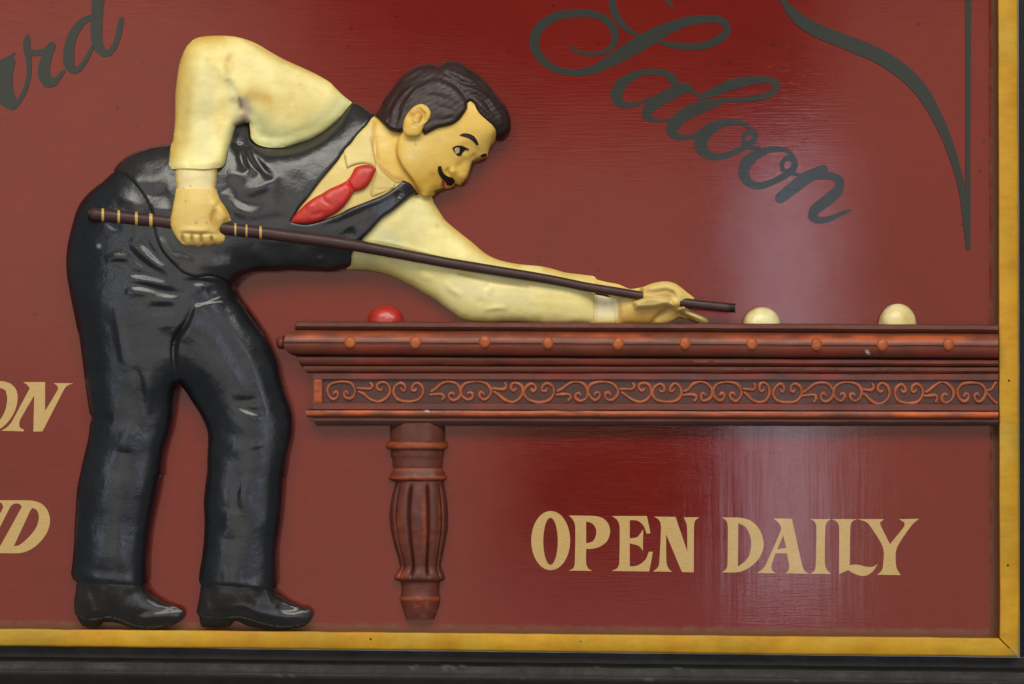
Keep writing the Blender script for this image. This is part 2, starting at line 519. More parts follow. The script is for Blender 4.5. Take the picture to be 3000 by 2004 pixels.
# ================================================================ the sign: panel, frame, lettering
sign = empty("wall_sign", world(np.array(1500.), np.array(1925.), np.array(0.)).tolist())
tag(sign, "red painted wooden sign panel with yellow frame and cream and dark green lettering", "sign")

def slab(name, x0, x1, y0, y1, h0, h1, mat, parent, cols=None):
    v = [(x, y, h) for h in (h0, h1) for y in (y0, y1) for x in (x0, x1)]
    W = np.array([((x - CX) * S, -h * S, ZC - (y - CY) * S) for x, y, h in v])
    f = [(4, 6, 7, 5), (0, 1, 3, 2), (0, 4, 5, 1), (2, 3, 7, 6), (0, 2, 6, 4), (1, 5, 7, 3)]
    return make(name, W, f, mat, parent, cols, smooth=False)
slab("panel", -420, 2960, -330, 1900, -30, 0, MAT['board'], sign)

def moulding(name, x0, x1, prof0, prof1, mat, parent, base, streak=0.15, nseg=160, vertical=False, seed=3, wob=0.7, colfun=None, mitre0=None, caps=True):
    """a length of moulding: prof0 at x0 and prof1 at x1 are (across, h) rows; x0/x1 may be rows too (shaped or mitred ends)"""
    p0 = np.array(prof0, float); p1 = np.array(prof1, float)
    n = len(p0)
    xa = np.broadcast_to(np.asarray(x0, float), (n,)); xb = np.broadcast_to(np.asarray(x1, float), (n,))
    t = np.linspace(0, 1, nseg)[:, None]
    A = xa * (1 - t) + xb * t
    B = p0[:, 0] * (1 - t) + p1[:, 0] * t
    Hh = p0[:, 1] * (1 - t) + p1[:, 1] * t
    B = B + wob * vnoise(A / 90, B / 200 + seed, seed, 3)
    Hh = Hh + np.where(Hh > 0.5, 1, 0) * wob * vnoise(A / 60, B / 60, seed + 9, 3)
    x, y = (A, B) if not vertical else (B, A)
    hh = Hh.ravel()
    k = 1 - np.zeros_like(hh)
    W = world(x.ravel(), y.ravel(), hh)
    faces = []
    for i in range(nseg - 1):
        for j in range(n - 1):
            a, b, c, d = i * n + j, (i + 1) * n + j, (i + 1) * n + j + 1, i * n + j + 1
            faces.append((a, d, c, b) if not vertical else (a, b, c, d))
    if caps:
        e0 = list(range(n)); e1 = [(nseg - 1) * n + j for j in range(n)]
        faces += [tuple(e0[::-1]) if not vertical else tuple(e0), tuple(e1) if not vertical else tuple(e1[::-1])]
    q = np.stack([x.ravel(), y.ravel()], 1)
    jrow = np.tile(np.arange(n), nseg)
    if colfun: cols = colfun(q, jrow, hh)
    else: cols = tint(q, base, [], seed, streak, 70)
    for cx_, cy_, rx_, ry_ in CHIPS:                 # bare spots where the paint has been knocked off
        k = np.clip(1.6 - 1.6 * (((q[:, 0] - cx_) / rx_)**2 + ((q[:, 1] - cy_) / ry_)**2), 0, 1)[:, None]
        cols = cols * (1 - k) + np.array((0.62, 0.54, 0.45)) * k
    return make(name, W, faces, mat, parent, cols, sharp=40)
CHIPS = [(2541, 1032, 7, 4), (1251, 1204, 8, 3), (310, 1856, 5, 4)]

YEL = (0.53, 0.285, 0.013)
def yellow(q, j, h):
    c = tint(q, YEL, [], 21, 0.10, 90)
    n = vnoise(q[:, 0] / 130, q[:, 1] / 130, 31, 4)[:, None]
    c = c * (1 - np.clip(n, 0, 1)) + np.array((0.48, 0.33, 0.045)) * np.clip(n, 0, 1)
    c = c * (1 - np.clip(-n, 0, 1)) + np.array((0.56, 0.25, 0.014)) * np.clip(-n, 0, 1)
    edge = ((j <= 1) | (j >= 6))[:, None] * 0.18
    return c * (1 - edge) + np.array((0.36, 0.16, 0.02)) * edge
def rail_prof(a, b, H):
    w_ = b - a
    return [(a, 0), (a, H - 5), (a + 2.5, H - 1), (a + 7, H + 1), (a + w_ * 0.5, H + 2), (b - 7, H + 1), (b - 2, H - 2), (b, H - 7), (b, -20)]
HF = 44
fr_b0, fr_b1 = rail_prof(1838, 1888, HF), rail_prof(1869, 1925, HF)
fr_b0[0] = (1838, -2); fr_b1[0] = (1869, -2)
# mitred corner: the bottom rail runs out under the diagonal, the side rail down to it
mx = [2926 + (p[0] - 1869) * 1.02 for p in fr_b1]
moulding("frame_rail", -420, [v - 1.8 for v in mx], fr_b0, fr_b1, MAT['frame'], sign, YEL, seed=5, colfun=yellow, nseg=420, wob=1.5)
fr_r0, fr_r1 = rail_prof(2923, 2982, HF), rail_prof(2928, 2986, HF)
ends = [1869 + (p[0] - 2928) * 0.98 for p in fr_r1]
moulding("frame_rail", -330, [v - 1.8 for v in ends], fr_r0, fr_r1, MAT['frame'], sign, YEL, vertical=True, seed=8, colfun=yellow, nseg=320, wob=1.5)

def nail(x, y):
    a = np.linspace(0, 2 * math.pi, 13)[:-1]
    V = np.array([(x, y, HF + 1.6)] + [(x + 3.2 * math.cos(t), y + 3.0 * math.sin(t), HF + 2.6) for t in a] + [(x + 4.0 * math.cos(t), y + 3.7 * math.sin(t), HF - 4) for t in a])
    F = [(0, 1 + (i + 1) % 12, 1 + i) for i in range(12)] + [(1 + i, 1 + (i + 1) % 12, 13 + (i + 1) % 12, 13 + i) for i in range(12)]
    make("nail", world(V[:, 0], V[:, 1], V[:, 2]), F, MAT['line'], sign)
for nx, ny in ((1086, 1872), (1701, 1880), (2953, 1656), (2956, 1115)): nail(nx, ny)
def blackish(q, j, h):
    c = tint(q, (0.013, 0.012, 0.010), [], 41, 0.2, 60)
    n = vnoise(q[:, 0] / 45, q[:, 1] / 7, 43, 4)
    chip = np.clip((n - 0.42) * 7, 0, 1) * np.isin(j, [5, 6, 9])
    return c * (1 - chip[:, None]) + np.array((0.06, 0.06, 0.062)) * chip[:, None]
def black_prof(a):
    return [(a, -30), (a, 4), (a + 14, 6), (a + 30, 10), (a + 37, 26), (a + 42, 33), (a + 48, 36), (a + 62, 40), (a + 70, 47), (a + 76, 50), (a + 84, 50), (a + 100, 46), (a + 150, 34), (a + 151, -30)]
moulding("outer_moulding", -420, 3180, black_prof(1889), black_prof(1929), MAT['dark'], sign, (0.02,) * 3, seed=11, colfun=blackish, nseg=420, wob=1.2)
def black_prof_r(a):
    return [(a, -30), (a, 4), (a + 14, 6), (a + 30, 10), (a + 37, 26), (a + 42, 33), (a + 48, 36), (a + 62, 40), (a + 150, 34), (a + 151, -30)]
moulding("outer_moulding", -330, 1926, black_prof_r(2984), black_prof_r(2988), MAT['dark'], sign, (0.006, 0.0055, 0.0045), vertical=True, seed=13, nseg=160)

# ---- lettering: flat paint, a fraction of a millimetre thick
def ribbon(pts, step=6):
    P, wd = smooth_loop(pts, step, closed=False)
    wd = wd[:, 0]
    T = np.gradient(P, axis=0); T /= np.linalg.norm(T, axis=1)[:, None] + 1e-9
    N = np.stack([-T[:, 1], T[:, 0]], 1)
    cap = []
    return P + N * wd[:, None] / 2, P - N * wd[:, None] / 2
lift = [0]
def letter(name, stroke_list=(), polys=(), mat='script', label=None):
    V, Fc = [], []
    for st in stroke_list:
        lift[0] += 1
        h = 0.5 + 0.03 * lift[0]
        a, b = ribbon(st)
        n = len(a); o = len(V)
        for q in (a, b):
            V += [tuple(p) + (h + 0.25 * i_ / len(q),) for i_, p in enumerate(q)]
        for i in range(n - 1): Fc.append((o + i, o + i + 1, o + n + i + 1, o + n + i))
        ring = list(range(o, o + n)) + list(range(o + 2 * n - 1, o + n - 1, -1))
        m = len(ring); o2 = len(V)
        V += [(V[r][0], V[r][1], 0.0) for r in ring]
        for i in range(m): Fc.append((ring[i], o2 + i, o2 + (i + 1) % m, ring[(i + 1) % m]))
        for (pc, wd) in ((st[0], st[0][2]), (st[-1], st[-1][2])):      # rounded brush ends
            if wd < 6: continue
            o3 = len(V); lift[0] += 1; hh = 0.8 + 0.03 * lift[0]
            ang = np.linspace(0, 2 * math.pi, 17)[:-1]
            V += [(pc[0] + math.cos(t) * wd / 2, pc[1] + math.sin(t) * wd / 2, hh) for t in ang]
            Fc.append(tuple(range(o3, o3 + 16)))
    if stroke_list:
        V = np.array(V)
        W = world(V[:, 0], V[:, 1], V[:, 2])
        o = make(name, W, Fc, MAT[mat], sign, smooth=False)
    else:
        o = relief(name, polys, lambda q: np.full(len(q), 0.7), MAT[mat], sign, step=9, grid=False)
    if label: o["label"] = label
    return o

letter("letter", [
    Z('M', (355, 285, 14), (400, 315, 20), (470, 330, 24), (550, 322, 28), (612, 285, 36), (632, 225, 46), (612, 160, 48), (556, 108, 45), (480, 84, 45), (390, 80, 46), (280, 97, 54), (190, 148, 62), (140, 222, 62), (142, 300, 56), (190, 372, 48), (270, 425, 42), (380, 445, 40), (480, 432, 50), (570, 392, 66), (680, 328, 86), (790, 262, 96), (880, 212, 88), (960, 172, 72), (1060, 135, 62), (1170, 118, 50), (1260, 118, 44), (1312, 148, 46), (1312, 200, 48), (1250, 252, 50), (1160, 281, 45), (1060, 284, 42), (980, 274, 38), (930, 264, 28), (890, 255, 16)),
    Z('M', (612, -60, 30), (612, 0, 42), (622, 55, 50), (652, 122, 44), (700, 172, 35), (760, 212, 24), (800, 240, 12)),
    Z('M', (935, -30, 14), (958, 10, 24), (980, 40, 18)),
], label="large swash capital S")
letter("letter", [
    Z('M', (1000, 515, 26), (985, 475, 40), (920, 445, 40), (830, 440, 36), (740, 465, 48), (670, 515, 70), (636, 580, 76), (660, 630, 60), (715, 646, 34), (790, 628, 22), (850, 600, 20)),
    Z('M', (1070, 535, 60), (985, 570, 78), (890, 622, 76), (828, 680, 66), (822, 712, 52), (862, 736, 28), (920, 740, 18), (975, 725, 12)),
    Z('M', (960, 490, 24), (1030, 525, 28), (1110, 565, 24), (1170, 590, 14)),
])
letter("letter", [
    Z('M', (1150, 600, 30), (1245, 560, 56), (1340, 520, 68), (1440, 497, 58), (1530, 488, 40), (1600, 495, 36), (1626, 528, 40), (1590, 572, 36), (1500, 600, 34), (1400, 612, 30), (1310, 612, 26), (1240, 632, 46), (1160, 655, 74), (1060, 700, 82), (985, 770, 74), (980, 815, 62), (1035, 842, 36), (1110, 832, 26), (1165, 805, 16)),
])
letter("letter", [
    Z('M', (1450, 775, 24), (1400, 752, 30), (1320, 750, 42), (1230, 780, 66), (1164, 842, 86), (1160, 908, 72), (1204, 950, 52), (1280, 960, 40), (1370, 930, 36), (1440, 888, 38), (1490, 842, 38), (1490, 808, 34), (1450, 808, 32), (1415, 842, 28), (1422, 880, 28), (1470, 902, 26), (1520, 905, 16)),
])
letter("letter", [
    Z('M', (1715, 948, 26), (1680, 920, 30), (1600, 914, 36), (1520, 935, 52), (1442, 992, 76), (1420, 1060, 66), (1452, 1118, 52), (1520, 1138, 44), (1600, 1112, 38), (1680, 1070, 42), (1730, 1020, 42), (1725, 972, 38), (1680, 968, 30), (1650, 1002, 25), (1660, 1040, 28), (1710, 1060, 28), (1770, 1070, 18)),
])
letter("letter", [
    Z('M', (1905, 1040, 62), (1800, 1092, 80), (1720, 1152, 76), (1645, 1212, 66)),
    Z('M', (1760, 1130, 26), (1850, 1085, 40), (1950, 1076, 46), (2008, 1102, 52), (2000, 1160, 62), (1936, 1222, 72), (1860, 1282, 66), (1838, 1325, 56), (1872, 1348, 44), (1940, 1342, 36), (2010, 1312, 28), (2080, 1285, 12)),
])
letter("letter", [
    Z('O', (-160, 1000, 150), (-60, 900, 130), (60, 830, 90), (190, 725, 30)),
    Z('O', (130, 830, 150), (70, 1000, 210), (60, 1200, 240), (110, 1360, 220), (170, 1420, 140), (260, 1350, 70), (330, 1230, 62), (375, 1090, 62), (392, 950, 66), (388, 810, 72), (376, 720, 98), (360, 620, 104), (364, 530, 86), (370, 488, 50)),
])
letter("letter", [
    Z('O', (385, 712, 90), (500, 712, 78), (590, 695, 84), (660, 650, 100), (700, 600, 74)),
    Z('O', (695, 620, 108), (640, 750, 130), (600, 880, 158), (592, 1000, 165), (640, 1105, 158), (715, 1110, 120), (790, 1050, 66), (860, 960, 40)),
])
letter("letter", [
    Z('O', (1260, 235, 70), (1180, 252, 84), (1090, 315, 104), (1010, 425, 120), (950, 565, 132), (926, 720, 150), (932, 850, 150), (965, 930, 120), (1020, 955, 84), (1090, 905, 74), (1160, 800, 66), (1220, 690, 56), (1260, 600, 40)),
    Z('O', (1335, -120, 170), (1325, 0, 165), (1312, 150, 158), (1302, 350, 160), (1305, 520, 152), (1335, 640, 140), (1405, 720, 96), (1480, 705, 84), (1550, 610, 74), (1598, 470, 78), (1622, 350, 80), (1640, 260, 66)),
])
letter("flourish", [
    Z('Q', (40, -80, 20), (85, 0, 30), (130, 62, 54), (195, 122, 70), (290, 178, 78), (400, 222, 80), (520, 270, 84), (620, 312, 85), (720, 372, 85), (810, 442, 84), (890, 532, 76), (950, 632, 66), (1010, 752, 58), (1055, 872, 50), (1095, 1002, 42), (1120, 1122, 38), (1135, 1250, 36), (1145, 1350, 30), (1150, 1425, 26)),
    Z('Q', (1150, -120, 35), (1150, 100, 34), (1150, 500, 30), (1148, 900, 28), (1150, 1150, 28), (1150, 1425, 26)),
])

def ell(cx, cy, rx, ry, n=28):
    return [(cx + rx * math.cos(2 * math.pi * i / n), cy + ry * math.sin(2 * math.pi * i / n)) for i in range(n)]
CL = lambda *polys: letter("letter", polys=polys, mat='cream_letter')
CL(Z('N', *ell(213, 270, 107, 163)), Z('N', *ell(212, 274, 40, 130)))
CL(Z('N', (313, 132), (455, 135), (500, 147), (530, 178), (540, 222), (525, 270), (490, 300), (445, 315), (408, 316), (408, 395), (420, 425), (442, 437), (310, 435), (335, 425), (345, 400), (348, 190), (335, 155)),
   Z('N', (408, 165), (440, 175), (462, 205), (462, 240), (445, 275), (408, 285)))
CL(Z('N', (550, 135), (742, 135), (752, 180), (762, 230), (740, 232), (725, 190), (690, 160), (648, 158), (648, 258), (690, 250), (722, 208), (720, 328), (700, 300), (648, 285), (648, 412), (690, 408), (735, 375), (752, 332), (775, 332), (765, 390), (755, 440), (548, 437), (580, 422), (590, 400), (592, 190), (578, 155)))
CL(Z('N', (780, 138), (900, 140), (965, 330), (962, 185), (945, 142), (1032, 142), (1008, 160), (1002, 190), (1000, 445), (935, 443), (848, 235), (850, 390), (862, 425), (882, 442), (775, 440), (800, 422), (810, 395), (820, 190), (808, 155)))
CL(Z('N', (1155, 143), (1260, 145), (1320, 165), (1365, 215), (1385, 285), (1370, 350), (1330, 400), (1275, 435), (1230, 445), (1155, 445), (1180, 425), (1186, 395), (1188, 190), (1178, 160)),
   Z('N', (1245, 175), (1285, 195), (1312, 250), (1315, 310), (1295, 370), (1243, 415)))
CL(Z('N', (1438, 148), (1540, 150), (1598, 410), (1612, 440), (1638, 452), (1505, 450), (1522, 435), (1525, 405), (1512, 340), (1450, 340), (1428, 405), (1432, 435), (1455, 450), (1348, 448), (1378, 430), (1395, 405), (1482, 205), (1465, 170)),
   Z('N', (1492, 240), (1510, 310), (1460, 318)))
CL(Z('N', (1640, 152), (1757, 152), (1735, 165), (1725, 195), (1722, 395), (1732, 430), (1755, 453), (1642, 453), (1665, 435), (1672, 405), (1675, 195), (1665, 165)))
CL(Z('N', (1761, 152), (1898, 152), (1872, 165), (1862, 195), (1858, 405), (1900, 402), (1940, 412), (1985, 415), (2012, 398), (1985, 440), (1940, 465), (1890, 455), (1850, 432), (1800, 455), (1800, 200), (1790, 168)))
CL(Z('N', (1903, 152), (2048, 152), (2025, 170), (2030, 190), (2080, 290), (2160, 190), (2160, 170), (2130, 152), (2240, 150), (2200, 185), (2118, 310), (2112, 395), (2120, 430), (2140, 460), (2010, 458), (2035, 435), (2042, 405), (2042, 310), (1975, 195), (1950, 168)))
CL(Z('P', (-60, 110), (-20, 97), (20, 97), (75, 112), (120, 155), (135, 215), (125, 290), (95, 360), (50, 420), (0, 460), (-60, 480), (-60, 425), (0, 390), (30, 345), (50, 280), (55, 215), (42, 165), (0, 147), (-60, 160)))
CL(Z('P', (175, 103), (345, 103), (345, 325), (445, 155), (438, 130), (410, 110), (560, 112), (515, 130), (490, 160), (325, 480), (255, 482), (262, 205), (150, 400), (150, 450), (185, 470), (180, 480), (10, 475), (45, 455), (85, 415), (228, 150), (205, 120)))
CL(Z('P', (-60, 1006), (60, 1008), (240, 1010), (310, 1030), (360, 1080), (382, 1150), (370, 1230), (330, 1300), (270, 1360), (200, 1400), (130, 1413), (-60, 1410), (-10, 1375), (168, 1057), (150, 1035), (110, 1033), (85, 1048), (-60, 1330), (-60, 1220), (25, 1062), (15, 1030), (-20, 1020), (-60, 1018)),
   Z('P', (105, 1360), (150, 1350), (220, 1290), (280, 1210), (298, 1130), (280, 1080), (250, 1065), (235, 1080)))

# ================================================================ billiard table
table = empty("billiard_table", world(np.array(1228.), np.array(1815.), np.array(0.)).tolist())
tag(table, "carved reddish brown billiard table in relief with round studs and turned leg", "table")
XR0, XL0 = 2925.0, 870.0
WOOD = np.array((0.112, 0.027, 0.014)); ORANGE = np.array((0.52, 0.095, 0.014)); DARKW = np.array((0.030, 0.009, 0.005)); REDW = np.array((0.30, 0.028, 0.012))
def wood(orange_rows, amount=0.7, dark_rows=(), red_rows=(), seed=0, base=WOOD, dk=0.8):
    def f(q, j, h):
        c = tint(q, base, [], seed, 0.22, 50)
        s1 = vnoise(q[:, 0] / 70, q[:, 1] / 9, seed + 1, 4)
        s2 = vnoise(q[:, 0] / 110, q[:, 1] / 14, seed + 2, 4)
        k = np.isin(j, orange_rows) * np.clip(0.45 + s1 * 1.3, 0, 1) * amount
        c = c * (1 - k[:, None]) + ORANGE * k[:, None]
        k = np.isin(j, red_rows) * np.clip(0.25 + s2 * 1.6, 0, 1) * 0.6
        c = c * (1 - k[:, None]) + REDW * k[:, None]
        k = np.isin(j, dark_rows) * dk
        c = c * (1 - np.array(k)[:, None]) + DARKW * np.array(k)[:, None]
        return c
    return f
def tband(name, left, rowsL, rowsR, H, colfun, seed, wob=0.9):
    pl = list(zip(rowsL, H)); pr = list(zip(rowsR, H))
    return moulding(name, left, XR0, pl, pr, MAT['table'], table, WOOD, nseg=380, seed=seed, colfun=colfun, wob=wob)
def rows(a, b, fr): return [a + (b - a) * f for f in fr]
# top strip with a cove under it
fr = [0, 0.02, 0.12, 0.45, 0.68, 0.85, 1.0, 1.0]
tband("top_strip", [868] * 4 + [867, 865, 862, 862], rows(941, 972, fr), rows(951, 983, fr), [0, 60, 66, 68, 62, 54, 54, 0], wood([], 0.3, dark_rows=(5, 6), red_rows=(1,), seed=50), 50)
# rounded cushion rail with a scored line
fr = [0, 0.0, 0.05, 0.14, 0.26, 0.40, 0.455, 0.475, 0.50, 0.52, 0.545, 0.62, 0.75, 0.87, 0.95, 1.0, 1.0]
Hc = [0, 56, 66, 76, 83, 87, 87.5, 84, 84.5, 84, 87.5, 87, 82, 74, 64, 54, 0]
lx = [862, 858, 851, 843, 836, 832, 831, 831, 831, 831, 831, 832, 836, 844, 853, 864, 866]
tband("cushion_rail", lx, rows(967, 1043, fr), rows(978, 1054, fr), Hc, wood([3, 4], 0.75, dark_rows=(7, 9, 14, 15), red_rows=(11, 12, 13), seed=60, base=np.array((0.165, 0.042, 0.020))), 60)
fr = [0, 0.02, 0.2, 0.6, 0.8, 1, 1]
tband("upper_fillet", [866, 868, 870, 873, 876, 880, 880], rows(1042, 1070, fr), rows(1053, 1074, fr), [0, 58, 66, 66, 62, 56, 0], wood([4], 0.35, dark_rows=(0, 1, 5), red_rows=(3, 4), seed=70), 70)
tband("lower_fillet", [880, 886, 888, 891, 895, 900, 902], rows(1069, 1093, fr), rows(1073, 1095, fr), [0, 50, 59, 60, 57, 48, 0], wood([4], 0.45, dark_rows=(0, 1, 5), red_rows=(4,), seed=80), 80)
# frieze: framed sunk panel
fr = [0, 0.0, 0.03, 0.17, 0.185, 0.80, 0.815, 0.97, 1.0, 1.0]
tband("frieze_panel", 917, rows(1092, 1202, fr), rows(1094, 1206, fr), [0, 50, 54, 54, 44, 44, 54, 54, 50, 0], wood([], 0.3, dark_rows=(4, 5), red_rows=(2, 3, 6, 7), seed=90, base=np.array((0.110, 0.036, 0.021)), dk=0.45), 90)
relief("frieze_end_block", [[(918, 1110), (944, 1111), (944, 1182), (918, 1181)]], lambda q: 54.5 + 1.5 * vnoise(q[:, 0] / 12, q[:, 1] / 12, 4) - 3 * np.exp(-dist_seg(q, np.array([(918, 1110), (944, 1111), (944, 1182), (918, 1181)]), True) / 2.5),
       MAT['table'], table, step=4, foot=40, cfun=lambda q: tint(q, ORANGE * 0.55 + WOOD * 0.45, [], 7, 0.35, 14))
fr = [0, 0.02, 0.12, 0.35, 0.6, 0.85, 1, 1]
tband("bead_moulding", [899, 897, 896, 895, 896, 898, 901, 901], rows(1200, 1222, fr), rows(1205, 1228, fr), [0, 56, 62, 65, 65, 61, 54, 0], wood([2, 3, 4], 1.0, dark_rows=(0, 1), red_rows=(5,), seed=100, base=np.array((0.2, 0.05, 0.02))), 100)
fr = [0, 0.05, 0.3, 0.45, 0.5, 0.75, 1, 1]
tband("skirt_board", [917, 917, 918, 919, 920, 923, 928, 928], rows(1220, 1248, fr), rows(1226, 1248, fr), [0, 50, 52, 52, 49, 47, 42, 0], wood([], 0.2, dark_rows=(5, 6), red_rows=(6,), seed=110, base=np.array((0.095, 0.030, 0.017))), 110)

def dome(name, cx, cy, rx, ry, h0, hh, mat, parent, col, seed, nr=7, na=22, colfun=None, bot=None):
    V, F = [(cx, cy, h0 + hh)], []
    for r in range(1, nr + 1):
        t = r / nr
        for a in range(na):
            an = 2 * math.pi * a / na
            V.append((cx + math.cos(an) * rx * t, cy + math.sin(an) * ry * t, h0 + hh * math.sqrt(max(0, 1 - t**2.4))))
    for a in range(na):
        V.append((V[1 + (nr - 1) * na + a][0], V[1 + (nr - 1) * na + a][1], h0 - 12))
    V = np.array(V)
    V[:, 2] += 0.8 * vnoise(V[:, 0] / 9, V[:, 1] / 9, seed)
    for a in range(na): F.append((0, 1 + (a + 1) % na, 1 + a))
    for r in range(nr):
        for a in range(na):
            i, j = 1 + r * na + a, 1 + r * na + (a + 1) % na
            F.append((i, j, j + na, i + na))
    q = V[:, :2]
    return make(name, world(V[:, 0], V[:, 1], V[:, 2]), F, mat, parent, tint(q, col, [], seed, 0.3, 10), sharp=60)
for i, (sx, sy) in enumerate([(1025, 1004), (1217, 1004.5), (1420, 1002), (1605, 1006), (1811, 1008), (2007, 1007), (2203, 1008), (2392, 1010), (2585, 1011), (2779, 1010)]):
    dome("stud", sx, sy, 18 if i < 3 else 17.5, 19.5 if i % 3 else 18.5, 85, 10, MAT['table'], table, np.array((0.40, 0.095, 0.022)), 120 + i)
dome("end_knob", 822, 1004, 13, 19, 40, 22, MAT['table'], table, np.array((0.16, 0.03, 0.015)), 140)

# scrolls of the frieze, each its own carved curl
def tube(name, paths, parent, h0, mat, seed, ring=8, colr=None, depth=0.8):
    V, F, C = [], [], []
    for pts in paths:
        P, wd = smooth_loop(pts, 4, closed=False, corner=110)
        wd = wd[:, 0]
        T = np.gradient(P, axis=0); T /= np.linalg.norm(T, axis=1)[:, None] + 1e-9
        N = np.stack([-T[:, 1], T[:, 0]], 1)
        o = len(V); n = len(P)
        for i in range(n):
            for k in range(ring):
                a = math.pi * k / (ring - 1)
                V.append((P[i, 0] + N[i, 0] * math.cos(a) * wd[i], P[i, 1] + N[i, 1] * math.cos(a) * wd[i], h0 + wd[i] * depth * 1.35 * math.sin(a)))
        for i in range(n - 1):
            for k in range(ring - 1):
                F.append((o + i * ring + k, o + i * ring + k + 1, o + (i + 1) * ring + k + 1, o + (i + 1) * ring + k))
        F.append(tuple(o + k for k in range(ring))[::-1]); F.append(tuple(o + (n - 1) * ring + k for k in range(ring)))
    V = np.array(V); q = V[:, :2]
    c = colr(q, V[:, 2]) if colr else None
    me = make(name, world(V[:, 0], V[:, 1], V[:, 2]), F, mat, parent, c, sharp=60)
    return me
def unit(kind):
    """curls in a unit cell: x -0.5..0.5, y 0 (top) .. 1 (foot)"""
    ring = [(-0.26, 0.64), (-0.20, 0.52), (-0.10, 0.58), (-0.12, 0.76), (-0.25, 0.86), (-0.42, 0.70), (-0.48, 0.42), (-0.34, 0.16), (0.0, 0.06), (0.32, 0.14), (0.48, 0.42), (0.44, 0.70), (0.28, 0.86), (0.13, 0.76), (0.10, 0.58), (0.20, 0.52), (0.26, 0.64)]
    branch = [(-0.62, 0.50), (-0.45, 0.62), (-0.22, 0.84), (0.05, 0.95), (0.32, 0.84), (0.48, 0.55), (0.42, 0.24), (0.22, 0.10), (0.06, 0.18), (0.04, 0.36), (0.15, 0.46), (0.24, 0.36)]
    twig = [(-0.66, 0.36), (-0.40, 0.38), (-0.20, 0.38), (-0.13, 0.24), (-0.22, 0.10)]
    if kind == 'A': return [ring]
    if kind == 'C': return [[(x, 1 - y) for x, y in ring]]
    if kind == 'B': return [branch, twig]
    return [[(x, 1 - y) for x, y in branch], [(x, 1 - y) for x, y in twig]]
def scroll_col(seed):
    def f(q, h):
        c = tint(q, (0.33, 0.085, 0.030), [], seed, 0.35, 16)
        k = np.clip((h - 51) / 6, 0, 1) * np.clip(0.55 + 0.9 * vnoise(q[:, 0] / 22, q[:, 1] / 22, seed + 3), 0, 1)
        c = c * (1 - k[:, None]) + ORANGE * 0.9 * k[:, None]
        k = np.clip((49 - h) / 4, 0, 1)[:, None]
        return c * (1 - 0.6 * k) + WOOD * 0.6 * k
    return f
spots = [('A', 999, 84), ('B', 1102, 86), ('C', 1197, 90), ('D', 1311, 80), ('A', 1394, 92), ('B', 1494, 78), ('C', 1579, 92), ('D', 1682, 82), ('A', 1765, 90), ('B', 1869, 80), ('C', 1954, 88), ('D', 2050, 76), ('A', 2131, 86), ('B', 2222, 70), ('C', 2307, 86), ('D', 2402, 80), ('A', 2483, 84), ('B', 2570, 74), ('C', 2663, 88), ('D', 2757, 74), ('A', 2846, 86)]
rng = np.random.default_rng(4)
for i, (k, sx, sw) in enumerate(spots):
    t = (sx - 917) / (XR0 - 917)
    y0, y1 = 1113 + 3 * t, 1179 + 8 * t
    paths = []
    for pth in unit(k):
        n = len(pth)
        paths.append([(sx + px * sw + rng.normal(0, 0.8), y0 + py * (y1 - y0) + rng.normal(0, 0.8), 5.6 + 0.9 * math.sin(a * 1.7 + i) if 0 < a < n - 1 else 5.0) for a, (px, py) in enumerate(pth)])
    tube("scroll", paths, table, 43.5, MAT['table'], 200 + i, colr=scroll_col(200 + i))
tube("scroll", [[(2890, 1150, 5), (2900, 1162, 5), (2912, 1175, 5), (2922, 1182, 5)], [(2890, 1146, 5), (2905, 1140, 5), (2912, 1128, 5), (2920, 1118, 6)]], table, 43.5, MAT['table'], 240, colr=scroll_col(240))

# turned leg, half round, standing on the panel
def turned(name, prof, parent, depth, colfun, flutes=None, na=40, seed=0, base=8):
    """prof: (y, xl, xr) rows of the measured outline; cross-section is a half round `depth` deep relative to its width"""
    pr = []
    for (ya, la, ra), (yb, lb, rb) in zip(prof[:-1], prof[1:]):
        m = max(1, int(abs(yb - ya) / 4))
        for k in range(m):
            t = k / m
            pr.append((ya + (yb - ya) * t, la + (lb - la) * t, ra + (rb - ra) * t))
    pr.append(prof[-1])
    V, F, TT = [], [], []
    for (y, l, r) in pr:
        c, rad = (l + r) / 2, (r - l) / 2
        for k in range(na + 1):
            a = math.pi * k / na
            f = flutes(y, a) if flutes else 0.0
            V.append((c - math.cos(a) * (rad + f * 0.5), y, base + math.sin(a) * (rad * depth) + f * math.sin(a))); TT.append((a, f))
    n = na + 1
    for i in range(len(pr) - 1):
        for k in range(na):
            F.append((i * n + k, (i + 1) * n + k, (i + 1) * n + k + 1, i * n + k + 1))
    F.append(tuple(range(n))); F.append(tuple((len(pr) - 1) * n + k for k in range(n))[::-1])
    b0 = len(V)
    for i in range(len(pr)):                       # side walls back to the panel
        for k in (0, na):
            x, y, h = V[i * n + k]; V.append((x, y, -1)); TT.append(TT[i * n + k])
    for i in range(len(pr) - 1):
        F.append((i * n, b0 + 2 * i, b0 + 2 * i + 2, (i + 1) * n))
        F.append((i * n + na, (i + 1) * n + na, b0 + 2 * i + 3, b0 + 2 * i + 1))
    V = np.array(V); TT = np.array(TT)
    V[:, 2] += np.where(V[:, 2] > 2, 1, 0) * 0.8 * vnoise(V[:, 0] / 14, V[:, 1] / 14, seed)
    return make(name, world(V[:, 0], V[:, 1], V[:, 2]), F, MAT['table'], parent, colfun(V, TT), sharp=44)
def LZ(*r): return [(1200 + v / ZF['L'][2], 1050 + a / ZF['L'][2], 1050 + b / ZF['L'][2]) for v, a, b in r]
